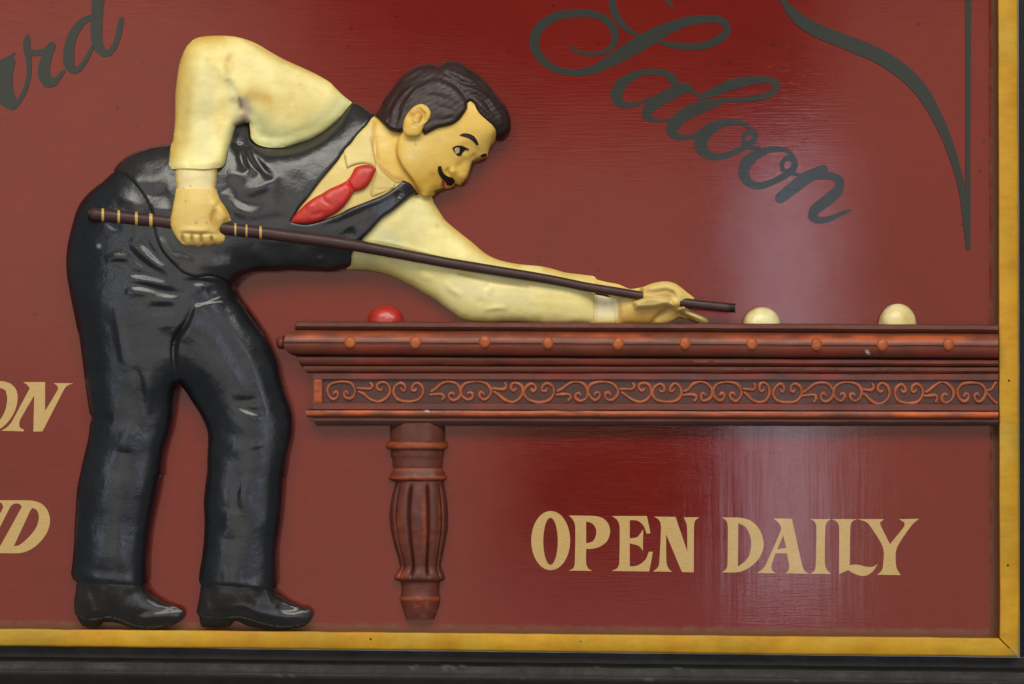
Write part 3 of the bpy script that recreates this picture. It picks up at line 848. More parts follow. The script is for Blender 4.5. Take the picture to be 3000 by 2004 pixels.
def legcol(orange, seed, base=WOOD, rowsY=()):
    def f(V, TT):
        q = V[:, :2]
        c = tint(q, base, [], seed, 0.3, 22)
        k = np.clip(orange + 0.9 * vnoise(q[:, 0] / 26, q[:, 1] / 16, seed + 1, 3), 0, 1)
        for y, wd, am in rowsY:
            k = np.maximum(k, am * np.exp(-((q[:, 1] - (1200 + y / ZF['L'][2])) / wd)**2) * np.clip(0.7 + 0.6 * vnoise(q[:, 0] / 18, q[:, 1] / 8, seed + 2), 0, 1))
        return c * (1 - k[:, None]) + ORANGE * 0.85 * k[:, None]
    return f
leg = turned("leg", LZ((96, 222, 612), (225, 224, 610), (240, 226, 606), (300, 226, 606), (330, 228, 604), (345, 238, 596), (400, 242, 594), (420, 250, 590), (425, 250, 588)), table, 0.55, legcol(-0.45, 300), seed=300)
tag(leg, None)
def sub(o):
    base = np.array(origin_of(leg)); o.parent = leg; o.location = (0, 0, 0)
    return o
turned("collar", LZ((226, 222, 608), (232, 200, 626), (250, 194, 632), (268, 195, 631), (280, 205, 622), (284, 224, 606)), leg, 0.58, legcol(0.05, 310, rowsY=((255, 9, 0.75),)), seed=310)
turned("collar", LZ((414, 250, 590), (440, 238, 602), (470, 220, 618), (478, 212, 624), (490, 212, 624), (498, 224, 616), (512, 258, 600)), leg, 0.57, legcol(-0.2, 320, rowsY=((482, 4, 0.8), (425, 4, 0.6))), seed=320)
FY0, FY1 = 1200 + 520 / ZF['L'][2], 1200 + 1195 / ZF['L'][2]
def flute(y, a):
    t = (y - FY0) / (FY1 - FY0)
    if t <= 0 or t >= 1: return 0.0
    e = min(1, t / 0.06, (1 - t) / 0.06)
    f = 0.0
    for ac in (math.radians(36), math.radians(70), math.radians(110), math.radians(144)):
        f -= 10.0 * math.exp(-((a - ac) / 0.06)**2)
    for ac in (math.radians(53), math.radians(90), math.radians(127)):
        f += 2.5 * math.exp(-((a - ac) / 0.20)**2)
    return f * e
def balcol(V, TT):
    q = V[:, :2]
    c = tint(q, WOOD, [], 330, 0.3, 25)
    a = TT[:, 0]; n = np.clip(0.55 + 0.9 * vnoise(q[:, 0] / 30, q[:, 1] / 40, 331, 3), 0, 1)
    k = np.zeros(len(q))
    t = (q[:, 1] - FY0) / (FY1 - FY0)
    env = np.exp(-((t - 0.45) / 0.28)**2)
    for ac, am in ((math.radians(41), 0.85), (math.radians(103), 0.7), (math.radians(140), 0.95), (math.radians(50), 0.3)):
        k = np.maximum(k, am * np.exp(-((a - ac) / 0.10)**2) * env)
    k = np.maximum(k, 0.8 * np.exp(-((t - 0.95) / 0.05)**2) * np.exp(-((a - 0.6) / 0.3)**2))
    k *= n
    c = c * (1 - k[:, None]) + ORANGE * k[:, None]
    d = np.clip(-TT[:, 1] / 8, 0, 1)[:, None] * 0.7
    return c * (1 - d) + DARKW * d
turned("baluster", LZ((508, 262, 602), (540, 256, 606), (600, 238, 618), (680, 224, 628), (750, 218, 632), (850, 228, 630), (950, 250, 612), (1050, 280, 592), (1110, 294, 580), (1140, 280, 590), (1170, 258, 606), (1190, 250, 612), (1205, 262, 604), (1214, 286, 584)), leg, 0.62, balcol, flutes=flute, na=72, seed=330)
turned("foot", LZ((1212, 292, 580), (1235, 304, 572), (1290, 304, 570), (1320, 300, 572), (1330, 290, 578), (1345, 290, 578), (1354, 300, 576), (1370, 302, 574), (1430, 320, 556), (1472, 334, 538), (1484, 338, 532)), leg, 0.6, legcol(-0.25, 340, rowsY=((1338, 5, 0.8),)), seed=340)

# ================================================================ balls
def ball(label, cx, y_top, y_base, r, col, seed):
    """half ball carved in relief, cut off square where it meets the table top"""
    poly = [(cx - r, y_base)] + [(cx - r * math.cos(t), y_base - (y_base - y_top) * math.sin(t)) for t in np.linspace(0.12, math.pi - 0.12, 24)] + [(cx + r, y_base)]
    ry = (y_base - y_top)
    def hf(q):
        d = ((q[:, 0] - cx) / r)**2 + ((q[:, 1] - y_base) / ry)**2
        return 12 + 42 * np.sqrt(np.clip(1.02 - d, 0, 1)) + 0.8 * vnoise(q[:, 0] / 14, q[:, 1] / 14, seed)
    loc = world(np.array(cx), np.array(float(y_base)), np.array(0.)).tolist()
    o = relief("ball", [poly], hf, MAT['ball'], None, step=3.5, cfun=lambda q: tint(q, col, [([(cx, y_base - 3)], (col[0] * 0.8, col[1] * 0.7, col[2] * 0.6), 9, 0.25)], seed, 0.15, 16), loc=loc)
    return tag(o, label, "ball", "billiard balls on the table")
ball("red ball beneath the player's forearm sleeve", 1129, 894, 943.5, 53, (0.42, 0.020, 0.010), 400)
ball("cream ball just ahead of the cue tip", 2233, 900, 951.5, 54, (0.74, 0.64, 0.30), 410)
ball("cream ball standing alone near the yellow frame", 2632, 890, 952.0, 53, (0.76, 0.67, 0.35), 420)

# ================================================================ the player
P_trousers = (Z('C', (560, 240), (480, 272), (400, 340), (300, 420), (230, 500), (190, 580), (155, 700), (125, 830), (115, 950), (118, 1050), (135, 1150), (155, 1260), (180, 1380), (205, 1500))
    + Z('G', (205, 30), (230, 130), (255, 260), (275, 400), (295, 560), (315, 720), (340, 900), (352, 970), (372, 1012), (355, 1080), (340, 1200), (310, 1330), (272, 1490))
    + Z('H', (250, 70), (217, 230), (205, 400), (195, 560), (190, 700), (177, 850), (167, 940), (180, 988), (222, 1012), (330, 1022), (500, 1030), (700, 1038), (770, 1034), (790, 1005), (790, 850), (800, 700), (820, 550), (850, 400), (880, 250), (898, 120))
    + Z('G', (1002, 1560), (1010, 1420), (1045, 1250), (1085, 1130), (1108, 1000), (1115, 880), (1138, 760), (1165, 688), (1230, 770), (1300, 880), (1370, 990), (1420, 1100), (1437, 1180), (1435, 1300), (1430, 1420))
    + Z('H', (1305, 0), (1300, 100), (1285, 220), (1275, 350), (1280, 500), (1275, 650), (1260, 800), (1240, 920), (1234, 1000), (1250, 1038), (1400, 1042), (1550, 1052), (1750, 1070), (1850, 1080), (1872, 1050), (1870, 950), (1868, 820), (1885, 650), (1908, 500), (1925, 300), (1938, 100))
    + Z('G', (2135, 1560), (2150, 1400), (2180, 1260), (2200, 1150), (2203, 1020), (2185, 920), (2140, 800), (2100, 660), (2070, 520), (2020, 400), (1970, 280), (1900, 160), (1830, 60), (1770, -5))
    + Z('C', (1620, 1510), (1580, 1440), (1500, 1320), (1430, 1230), (1388, 1160), (1390, 1125), (1300, 1040), (1150, 1030), (1030, 980), (920, 850), (860, 700), (830, 500), (720, 360), (640, 270)))
P_waist = (Z('C', (476, 262), (520, 202), (600, 140), (700, 95), (800, 70), (910, 55), (1000, 40)) + Z('A', (300, 930), (560, 760), (640, 800), (690, 790), (725, 805), (742, 860), (748, 930), (800, 975), (900, 997), (1000, 992), (1100, 963), (1200, 928), (1300, 870), (1400, 790), (1470, 710), (1515, 655), (1560, 660), (1630, 700), (1690, 742))
    + Z('A', (1640, 815), (1540, 930), (1440, 1050)) + Z('D', (600, 212), (480, 352), (410, 440), (330, 550), (240, 662), (172, 782))
    + Z('D', (300, 802), (450, 770), (600, 715), (700, 660), (850, 600), (1000, 540), (1130, 462), (1200, 405), (1260, 430), (1300, 480), (1320, 515), (1240, 570), (1100, 680), (1000, 750), (900, 860), (820, 940), (760, 1000), (720, 1090), (716, 1150), (700, 1190), (640, 1215), (520, 1240), (400, 1236), (200, 1230))
    + Z('C', (1829, 1022), (1700, 1030), (1560, 1035), (1480, 1060), (1430, 1095), (1388, 1138), (1300, 1086), (1200, 1068), (1100, 1078), (1000, 1038), (920, 965), (850, 885), (805, 790), (785, 710), (772, 600), (740, 520), (690, 432), (620, 345), (560, 292)))
P_shirt = Z('D', (150, 760), (220, 640), (480, 310), (700, 40)) + Z('B', (-20, 800), (60, 720), (150, 660), (260, 760), (300, 1000), (420, 1180), (460, 1260), (440, 1330)) + Z('D', (1130, 490), (1000, 570), (850, 630), (700, 690), (600, 745), (450, 800), (300, 832), (200, 820))
P_head = Z('B', (128, 700), (200, 600), (330, 480), (600, 300), (900, 290), (1100, 430), (1270, 640), (1285, 760), (1262, 845), (1245, 882), (1210, 932), (1192, 972), (1186, 1008), (1172, 1028), (1120, 1042), (1070, 1056), (1046, 1082), (1030, 1122), (1010, 1182), (985, 1240), (960, 1270), (920, 1276), (882, 1262), (868, 1284), (830, 1304), (795, 1312), (768, 1322), (730, 1336), (705, 1354), (682, 1376), (640, 1392), (600, 1392), (560, 1378), (520, 1345), (470, 1285), (420, 1250), (350, 1266), (250, 1190), (170, 1090), (140, 1000), (125, 850))
P_face = Z('B', (400, 790), (370, 870), (352, 960), (360, 1030), (395, 1110), (440, 1175), (500, 1250), (540, 1320), (580, 1400), (700, 1420), (1000, 1400), (1300, 1000), (1300, 500), (900, 250), (600, 280), (430, 480), (390, 650))
P_hair = Z('B', (150, 655), (200, 580), (240, 500), (300, 420), (350, 350), (410, 280), (480, 230), (540, 195), (640, 180), (700, 185), (740, 194), (790, 165), (860, 152), (930, 165), (1000, 205), (1080, 260), (1150, 320), (1220, 400), (1290, 490), (1350, 560), (1385, 640), (1400, 720), (1390, 790), (1350, 840), (1300, 860), (1262, 848), (1255, 790), (1220, 740), (1160, 690), (1105, 635), (1075, 585), (1062, 548), (1030, 525), (1006, 545), (1000, 590), (970, 640), (930, 690), (870, 735), (800, 755), (730, 770), (670, 800), (610, 832), (592, 808), (560, 790), (470, 800), (410, 792), (385, 805), (340, 800), (280, 780), (230, 730), (190, 690))
P_ear = Z('B', (412, 740), (430, 672), (470, 612), (520, 567), (580, 548), (630, 570), (662, 620), (656, 672), (630, 710), (604, 740), (584, 790), (562, 830), (500, 846), (440, 832), (412, 790))
P_farsleeve = Z('E', (700, 90), (800, 68), (870, 68), (920, 90), (950, 160), (1000, 240), (1060, 330), (1150, 410), (1250, 490), (1350, 570), (1430, 640), (1500, 690), (1600, 735), (1720, 765), (1850, 785), (2000, 798)) + Z('F', (0, 130), (100, 155), (200, 185), (300, 200), (400, 212), (510, 226), (548, 234), (572, 262), (570, 350), (558, 450), (553, 600), (548, 768), (300, 770), (0, 770)) + Z('E', (1800, 1369), (1500, 1372), (1330, 1360), (1220, 1330), (1150, 1282), (1050, 1212), (960, 1145), (850, 1082), (740, 1012), (600, 940), (460, 880), (280, 842), (60, 830), (40, 700), (60, 560), (250, 400), (400, 260), (540, 170))
P_farcuff = Z('F', (556, 440), (700, 470), (800, 488), (832, 540), (832, 680), (828, 766), (690, 771), (550, 768))
P_farhand = Z('F', (545, 255), (600, 275), (700, 300), (830, 325), (900, 355), (960, 377), (1040, 370), (1120, 350), (1200, 318), (1270, 300), (1350, 290), (1420, 296), (1490, 320), (1560, 370), (1610, 412), (1700, 482), (1690, 505), (1660, 532), (1620, 562), (1600, 590), (1650, 618), (1720, 645), (1800, 682), (1850, 712), (1862, 748), (1842, 770), (1780, 776), (1700, 748), (1600, 712), (1530, 694), (1480, 722), (1400, 764), (1330, 778), (1210, 776), (1000, 772), (800, 768), (790, 540), (700, 440), (560, 380))
P_shoe1 = Z('H', (215, 980), (205, 1090), (195, 1150), (190, 1230), (196, 1270), (216, 1302), (240, 1350), (262, 1378), (320, 1392), (380, 1392), (405, 1368), (425, 1345), (560, 1358), (680, 1400), (780, 1412), (880, 1406), (980, 1386), (1075, 1342), (1103, 1300), (1098, 1255), (1050, 1226), (960, 1200), (870, 1150), (800, 1090), (775, 1050), (760, 980))
P_shoe2 = Z('H', (1258, 1000), (1242, 1100), (1230, 1180), (1215, 1260), (1236, 1302), (1246, 1360), (1262, 1390), (1400, 1396), (1488, 1384), (1512, 1352), (1550, 1338), (1640, 1380), (1750, 1402), (1850, 1412), (1950, 1408), (2050, 1396), (2130, 1370), (2173, 1322), (2180, 1282), (2150, 1242), (2080, 1222), (2000, 1190), (1920, 1140), (1850, 1085), (1840, 1010))
P_sleeve = Z('A', (120, 1080), (118, 1130), (142, 1163), (250, 1158), (400, 1162), (520, 1148), (545, 1110), (562, 1030), (582, 960), (602, 890), (622, 830), (655, 822), (700, 800), (732, 802), (742, 880), (750, 930), (800, 977), (900, 1000), (1000, 995), (1100, 966), (1200, 932), (1300, 873), (1400, 793), (1470, 713), (1518, 655), (1440, 590), (1390, 540), (1350, 500), (1250, 440), (1100, 370), (1000, 325), (900, 270), (800, 210), (720, 175), (620, 150), (520, 142), (400, 147), (330, 160), (290, 185), (250, 230), (220, 290), (195, 370), (178, 480), (166, 600), (165, 700), (163, 800), (150, 930), (130, 1000))
P_cuff = Z('C', (942, 215), (1280, 215), (1270, 330), (1256, 432), (1100, 436), (960, 434), (950, 330))
P_hand = Z('C', (956, 400), (1258, 400), (1290, 480), (1330, 540), (1362, 600), (1374, 642), (1350, 655), (1318, 668), (1300, 700), (1302, 735), (1330, 762), (1322, 800), (1280, 826), (1238, 822), (1205, 836), (1165, 828), (1130, 842), (1085, 832), (1040, 836), (1010, 822), (975, 795), (945, 750), (920, 700), (912, 640), (925, 570), (940, 490))

FIG = Field([P_trousers, P_waist, P_shirt, P_head, P_hair, P_farsleeve, P_farhand, P_shoe1, P_shoe2], 150, 5.0)
ARM = Field([P_sleeve, P_cuff, P_hand], 140)
LIFT = Field([P_trousers, P_waist], 150, 5.0)
EDGE, AMP = 26.0, 125.0
def body(q): return EDGE + AMP * FIG(q)
def rounding(q, poly, amp, wd):
    d = dist_seg(q, smooth_loop(poly, 6), True)
    t = np.clip(1 - d / wd, 0, 1)
    return -amp * t * t
def lumps(q, amp, sc, seed): return amp * vnoise(q[:, 0] / sc, q[:, 1] / sc, seed, 3)

player = empty("carved_figure", world(np.array(480.), np.array(1845.), np.array(0.)).tolist())
tag(player, "carved billiard player in cream shirt, black waistcoat and red tie bending over the table", "figure")

# ---- trousers
S_tr = [
    (Z('G', (1300, 10), (1240, 150), (1150, 280), (1125, 420), (1155, 660)), -13, 7),
    (Z('G', (1215, 330), (1240, 250), (1290, 130), (1330, 20)), 4, 12),
    (Z('G', (1050, 180), (1060, 300), (1090, 450)), -5, 16),
    (Z('G', (590, 0), (620, 180), (660, 420), (690, 520), (650, 600)), 5, 9),
    (Z('G', (750, 550), (810, 640), (838, 860), (850, 980)), -5, 7),
    (Z('G', (860, 600), (890, 800), (890, 980)), 4, 9),
    (Z('G', (660, 1330), (690, 1180), (790, 1090)), 6, 13),
    (Z('G', (640, 1500), (690, 1250), (760, 1150)), 3, 22),
    (Z('G', (380, 1015), (470, 1010), (560, 1030)), -6, 8),
    (Z('G', (1380, 40), (1560, 250), (1700, 500), (1850, 690)), -4, 14),
    (Z('G', (1640, 130), (1800, 380), (1880, 600), (1990, 900), (2000, 1050)), 4, 13),
    (Z('G', (1650, 855), (1790, 860), (1920, 852)), -5, 4),
    (Z('G', (1680, 890), (1850, 962), (1960, 975)), -5, 4),
    (Z('G', (1660, 920), (1800, 985), (1960, 1010)), 3, 7),
    (Z('G', (1720, 1070)), 5, 20), (Z('G', (1690, 1290)), 4, 14), (Z('G', (1870, 1230), (1890, 1300)), 3, 10),
    (Z('G', (1300, 700), (1450, 900), (1580, 1150), (1650, 1330)), -4, 22),
    (Z('H', (560, 120), (520, 400), (520, 700), (520, 950)), 4, 22),
    (Z('H', (640, 50), (630, 500), (640, 900)), -2, 12),
    (Z('H', (1570, 100), (1545, 300), (1560, 450)), -5, 8),
    (Z('H', (1640, 120), (1600, 300), (1660, 480), (1710, 600)), 4, 14),
    (Z('H', (1490, 400), (1490, 650)), 4, 14), (Z('H', (1420, 970), (1600, 980)), 3, 14),
    (Z('H', (200, 960), (450, 985), (700, 1000), (780, 990)), 3, 8),
    (Z('H', (1260, 1015), (1500, 1025), (1850, 1050)), 3, 7),
    # creases at the hip and groin
    (Z('C', (420, 640), (480, 690), (540, 690)), -4, 6),
    (Z('C', (400, 490), (520, 450), (640, 520), (700, 560)), 4, 12),
    (Z('C', (560, 830), (650, 930), (760, 1010), (900, 1065)), -6, 7),
    (Z('C', (600, 790), (700, 890), (800, 970), (940, 1075)), 5, 7),
    (Z('C', (690, 750), (760, 870), (850, 990)), -6, 7),
    (Z('C', (420, 950), (480, 930), (590, 935)), 5, 6), (Z('C', (440, 965), (520, 960), (640, 985)), -4, 6),
    (Z('C', (580, 1040), (720, 1060), (900, 1110)), -6, 7),
    (Z('C', (560, 1090), (700, 1100), (860, 1130), (960, 1130)), 4, 7),
    (Z('C', (600, 1135), (760, 1160), (930, 1200), (1050, 1200)), -6, 7),
    (Z('C', (560, 1190), (680, 1185), (800, 1210)), 5, 8),
    (Z('C', (740, 1300), (850, 1305), (950, 1300)), -6, 9),
    (Z('C', (690, 1260), (860, 1265), (980, 1260)), 4, 9),
    (Z('C', (980, 1060), (1150, 1080), (1310, 1090)), 4, 6), (Z('C', (1000, 1110), (1150, 1110), (1290, 1110)), -4, 6),
    (Z('C', (1190, 1180), (1260, 1160), (1360, 1190)), -5, 9), (Z('C', (1090, 1160), (1170, 1150)), 4, 8),
    (Z('C', (1060, 1270), (1090, 1250), (1160, 1310), (1230, 1400)), -3, 9),
]
P_rleg = Z('G', (1330, -20), (1230, 170), (1140, 300), (1120, 420), (1160, 690), (1300, 900), (1420, 1120), (1420, 1500)) + Z('H', (1220, 500), (1200, 1100), (1920, 1100), (2000, 300)) + Z('G', (2250, 1200), (2260, 900), (2050, 300), (1700, -60))
S_tr = [(p, a * (0.85 if i else 0.8), max(11.0, w_ * 1.7) if i else w_ * 1.2) for i, (p, a, w_) in enumerate(S_tr)]
S_tr[0] = (S_tr[0][0], S_tr[0][1] * 1.3, S_tr[0][2])
def h_trousers(q): return body(q) + strokes(q, S_tr) + plate(q, P_rleg, 6, 16) + 3.5 * vnoise(q[:, 0] / 110, q[:, 1] / 110, 1, 2) + lumps(q, 0.5, 30, 2) - 4
BLK = (0.0080, 0.0095, 0.0105)
relief("trousers", [P_trousers], h_trousers, MAT['black'], player, step=5, cfun=lambda q: tint(q, BLK, [(Z('C', (365, 838)), (0.35, 0.33, 0.28), 5, 0.9)], 500, 0.3, 40))
# ---- shoes
def shoe(P, sole, extra, seed):
    def hs(q): return body(q) - 6 + strokes(q, extra) + lumps(q, 1.2, 40, seed)
    o = relief("shoe", [P], hs, MAT['black'], player, step=4, cfun=lambda q: tint(q, (0.017, 0.015, 0.011), [], seed, 0.3, 30))
    def hsole(q): return hs(q) + 5 + rounding(q, sole, 5, 5)
    relief("sole", [sole], hsole, MAT['sole'], o, step=4, foot=10, cfun=lambda q: tint(q, (0.015, 0.013, 0.010), [], seed + 1, 0.3, 30))
_shoe = shoe
def shoe(P, sole, extra, seed): _shoe(P, sole, [(p, a * 0.9, w_ * 1.35) for p, a, w_ in extra], seed)
shoe(P_shoe1, Z('H', (196, 1262), (216, 1302), (240, 1350), (262, 1377), (320, 1391), (380, 1391), (405, 1367), (425, 1344), (560, 1357), (680, 1399), (780, 1411), (880, 1405), (980, 1385), (1075, 1341), (1100, 1305), (1030, 1350), (930, 1378), (800, 1384), (690, 1368), (560, 1315), (470, 1296), (420, 1310), (330, 1315), (250, 1300)), [
    (Z('H', (430, 1180), (560, 1290), (680, 1320)), -5, 10), (Z('H', (720, 1330), (850, 1300), (1000, 1270)), 5, 14),
    (Z('H', (700, 1280), (850, 1265), (1000, 1240), (1090, 1245)), -4, 7), (Z('H', (330, 1050), (360, 1150), (380, 1250)), -4, 9), (Z('H', (600, 1150), (760, 1110)), -3, 14)], 520)
shoe(P_shoe2, Z('H', (1216, 1262), (1236, 1302), (1246, 1360), (1262, 1389), (1400, 1395), (1488, 1383), (1512, 1351), (1550, 1337), (1640, 1379), (1750, 1401), (1850, 1411), (1950, 1407), (2050, 1395), (2130, 1369), (2172, 1324), (2080, 1362), (1950, 1380), (1800, 1360), (1640, 1312), (1560, 1296), (1490, 1302), (1350, 1300), (1270, 1285)), [
    (Z('H', (1330, 1230), (1480, 1235), (1600, 1220), (1750, 1280), (1950, 1310), (2120, 1280)), 4, 8),
    (Z('H', (1300, 1255), (1480, 1262), (1600, 1250), (1750, 1310), (1950, 1335)), -3, 5),
    (Z('H', (1880, 1210), (1980, 1245), (2100, 1235)), -5, 8), (Z('H', (1360, 1060), (1340, 1150), (1330, 1240)), -4, 8), (Z('H', (1690, 1150), (1800, 1110)), -4, 20), (Z('H', (1450, 1130)), 3, 25)], 530)

# ---- shirt front, collar, tie
CREAM = (0.80, 0.69, 0.265); OCHRE = (0.60, 0.40, 0.075); GREENY = (0.50, 0.50, 0.20); OLIVE = (0.42, 0.36, 0.075); PALE = (0.80, 0.72, 0.40)
def h_shirt(q): return body(q) + lumps(q, 1.0, 40, 3) - 5 + strokes(q, [(Z('D', (960, 330), (900, 470), (890, 560)), -2, 4), (Z('D', (910, 480), (1000, 490), (1090, 468)), -2, 4)])
relief("shirt_front", [P_shirt], h_shirt, MAT['cloth'], player, step=4, foot=20, cfun=lambda q: tint(q, (0.66, 0.51, 0.16), [(Z('D', (250, 640), (500, 310), (650, 130)), OCHRE, 10, 0.6), (Z('D', (950, 560), (1120, 470)), (0.45, 0.30, 0.08), 5, 0.5)], 540, 0.06))
P_collar = Z('D', (655, 130), (720, 62)) + Z('B', (-10, 830), (60, 760), (128, 700), (124, 800), (130, 930), (158, 1070)) + Z('D', (945, 292), (905, 258), (830, 244), (740, 262), (678, 292), (662, 230))
relief("collar", [P_collar], lambda q: h_shirt(q) + 6 + rounding(q, P_collar, 3, 5), MAT['cloth'], player, step=3.5, foot=30, cfun=lambda q: tint(q, (0.67, 0.53, 0.18), [(Z('D', (905, 20), (920, 130), (945, 230)), (0.42, 0.25, 0.05), 6, 0.6), (Z('D', (660, 180), (676, 290), (740, 258), (830, 242)), (0.20, 0.13, 0.05), 3, 0.7)], 545, 0.06))
P_collar2 = Z('D', (960, 310), (1040, 360), (1120, 430), (1110, 470), (1000, 520), (905, 560), (890, 520), (905, 440), (935, 370))
relief("collar", [P_collar2], lambda q: h_shirt(q) + 4 + rounding(q, P_collar2, 3, 5), MAT['cloth'], player, step=3.5, foot=30, cfun=lambda q: tint(q, (0.66, 0.50, 0.16), [(Z('D', (900, 540), (960, 310)), (0.40, 0.26, 0.07), 4, 0.5)], 546, 0.06))
P_tie = Z('D', (165, 785), (195, 730), (250, 670), (300, 620), (380, 560), (440, 530), (520, 480), (600, 445), (680, 402), (720, 350), (750, 292), (800, 267), (870, 258), (920, 275), (946, 300), (920, 360), (890, 420), (850, 468), (800, 495), (740, 510), (720, 542), (690, 590), (640, 650), (580, 700), (500, 742), (430, 775), (320, 800), (230, 800))
TIE = Field([P_tie], 14, 2.5)
relief("tie", [P_tie], lambda q: h_shirt(q) + 3 + 20 * TIE(q) + strokes(q, [(Z('D', (672, 400), (705, 450), (742, 512)), -8, 5), (Z('D', (440, 530), (470, 590), (560, 640)), -3, 6), (Z('D', (300, 650), (370, 620)), 3, 10), (Z('D', (330, 730), (480, 690)), -3, 8)]),
       MAT['tie'], player, step=3.5, foot=40, cfun=lambda q: tint(q, (0.50, 0.026, 0.014), [], 550, 0.2, 30))

# ---- waistcoat
S_wc = [
    (Z('A', (720, 980), (770, 1080), (860, 1190), (930, 1230)), -8, 7),
    (Z('A', (700, 1000), (735, 1110), (800, 1200)), 6, 8),
    (Z('A', (660, 960), (670, 1080), (710, 1180)), -8, 8),
    (Z('A', (560, 1180), (640, 1210), (720, 1230)), 4, 12),
    (Z('A', (690, 1340), (850, 1290), (970, 1180)), 5, 10),
    (Z('A', (540, 1330), (640, 1470), (800, 1530)), 5, 11),
    (Z('A', (600, 1400), (760, 1420), (900, 1380)), -4, 14),
    (Z('A', (850, 1050), (1050, 1060), (1250, 1000), (1400, 880)), 4, 22),
    (Z('A', (760, 1000), (900, 1030), (1100, 1000), (1300, 910), (1450, 770)), -5, 7),
    (Z('C', (560, 240), (640, 340), (740, 500)), 4, 14),
    (Z('C', (620, 300), (760, 330), (900, 300)), 4, 16), (Z('C', (640, 380), (780, 450), (900, 420)), -4, 12),
    (Z('C', (760, 540), (840, 560), (930, 580)), 4, 10),
    (Z('C', (820, 780), (880, 880), (980, 980)), 5, 10),
    (Z('C', (960, 850), (1050, 900), (1150, 930)), -3, 9), (Z('C', (1100, 960), (1260, 990), (1420, 1000)), 4, 14),
    (Z('C', (1380, 980), (1520, 950), (1640, 980)), -5, 12), (Z('C', (1520, 870), (1620, 940), (1760, 960)), 4, 14),
    (Z('D', (420, 790), (600, 730), (800, 645), (1000, 565), (1140, 480)), 5, 5),
    (Z('D', (680, 850), (720, 900), (760, 920)), -4, 10), (Z('D', (1140, 560), (1180, 500)), -3, 8),
    (Z('D', (420, 1100), (440, 1160)), 3, 8), (Z('D', (120, 1130), (260, 1090), (400, 1110)), 3, 14),
    (Z('D', (-200, 800), (0, 760), (150, 740)), -4, 12),
]
S_wc = [(p, a * 1.15, max(10.0, w_ * 1.6)) for p, a, w_ in S_wc]
def h_waist(q):
    return body(q) + 5 + strokes(q, S_wc) + 3.5 * vnoise(q[:, 0] / 90, q[:, 1] / 90, 5, 2) + lumps(q, 0.5, 30, 6) + rounding(q, P_waist, 6, 9) - 12 * np.exp(-(dist_seg(q, np.array(Z('A', (560, 760), (700, 800), (650, 960)))) / 22)**2)
relief("waistcoat", [P_waist], h_waist, MAT['black'], player, step=4.5, cfun=lambda q: tint(q, (0.018, 0.0175, 0.0155), [], 560, 0.3, 40))

# ---- far sleeve, cuff, hand under the cue
S_fs = [
    (Z('E', (210, 548), (500, 590), (800, 665), (1000, 725)), -4, 5), (Z('E', (250, 530), (500, 575), (800, 650), (1100, 735)), 3, 6),
    (Z('E', (1470, 1040), (1500, 970)), -4, 7), (Z('E', (1510, 1100), (1530, 980)), 3, 7),
    (Z('E', (1050, 970), (1130, 1040), (1240, 1110)), 4, 10), (Z('E', (800, 880), (950, 930)), 3, 12),
    (Z('E', (1440, 1250), (1600, 1225), (1700, 1230)), 4, 7), (Z('E', (1380, 1200), (1450, 1130)), -2, 14),
    (Z('E', (1150, 870), (1400, 930), (1600, 975), (2000, 1020)), -3, 6),
    (Z('F', (540, 480), (548, 600), (540, 760)), 4, 6),
]
P_cov = Z('E', (40, 700), (210, 548), (700, 100), (500, 0), (0, 200), (-50, 600))
def h_fs(q): return body(q) - 10 + strokes(q, S_fs) + lumps(q, 1.5, 60, 8) - plate(q, P_cov, 6, 60)
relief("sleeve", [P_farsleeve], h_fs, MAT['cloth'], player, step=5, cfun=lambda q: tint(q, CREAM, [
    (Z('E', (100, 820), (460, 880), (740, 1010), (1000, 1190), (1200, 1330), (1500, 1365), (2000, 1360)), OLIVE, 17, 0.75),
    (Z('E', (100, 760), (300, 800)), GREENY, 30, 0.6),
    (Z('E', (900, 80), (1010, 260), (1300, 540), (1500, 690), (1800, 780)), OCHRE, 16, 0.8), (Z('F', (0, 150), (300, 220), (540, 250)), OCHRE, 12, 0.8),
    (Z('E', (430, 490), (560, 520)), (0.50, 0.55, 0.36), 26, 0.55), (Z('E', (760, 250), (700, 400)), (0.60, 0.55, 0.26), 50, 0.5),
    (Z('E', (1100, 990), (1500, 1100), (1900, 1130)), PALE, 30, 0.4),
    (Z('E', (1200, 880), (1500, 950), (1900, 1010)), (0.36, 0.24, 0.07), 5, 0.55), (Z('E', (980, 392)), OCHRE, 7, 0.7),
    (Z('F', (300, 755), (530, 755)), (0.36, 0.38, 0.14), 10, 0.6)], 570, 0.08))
relief("cuff", [P_farcuff], lambda q: body(q) - 6 + rounding(q, P_farcuff, 4, 6) + lumps(q, 0.8, 30, 9), MAT['cloth'], player, step=4, cfun=lambda q: tint(q, PALE, [(Z('F', (560, 750), (830, 745)), (0.55, 0.42, 0.10), 14, 0.7), (Z('F', (835, 500), (835, 760)), (0.30, 0.16, 0.04), 4, 0.6)], 575, 0.06))
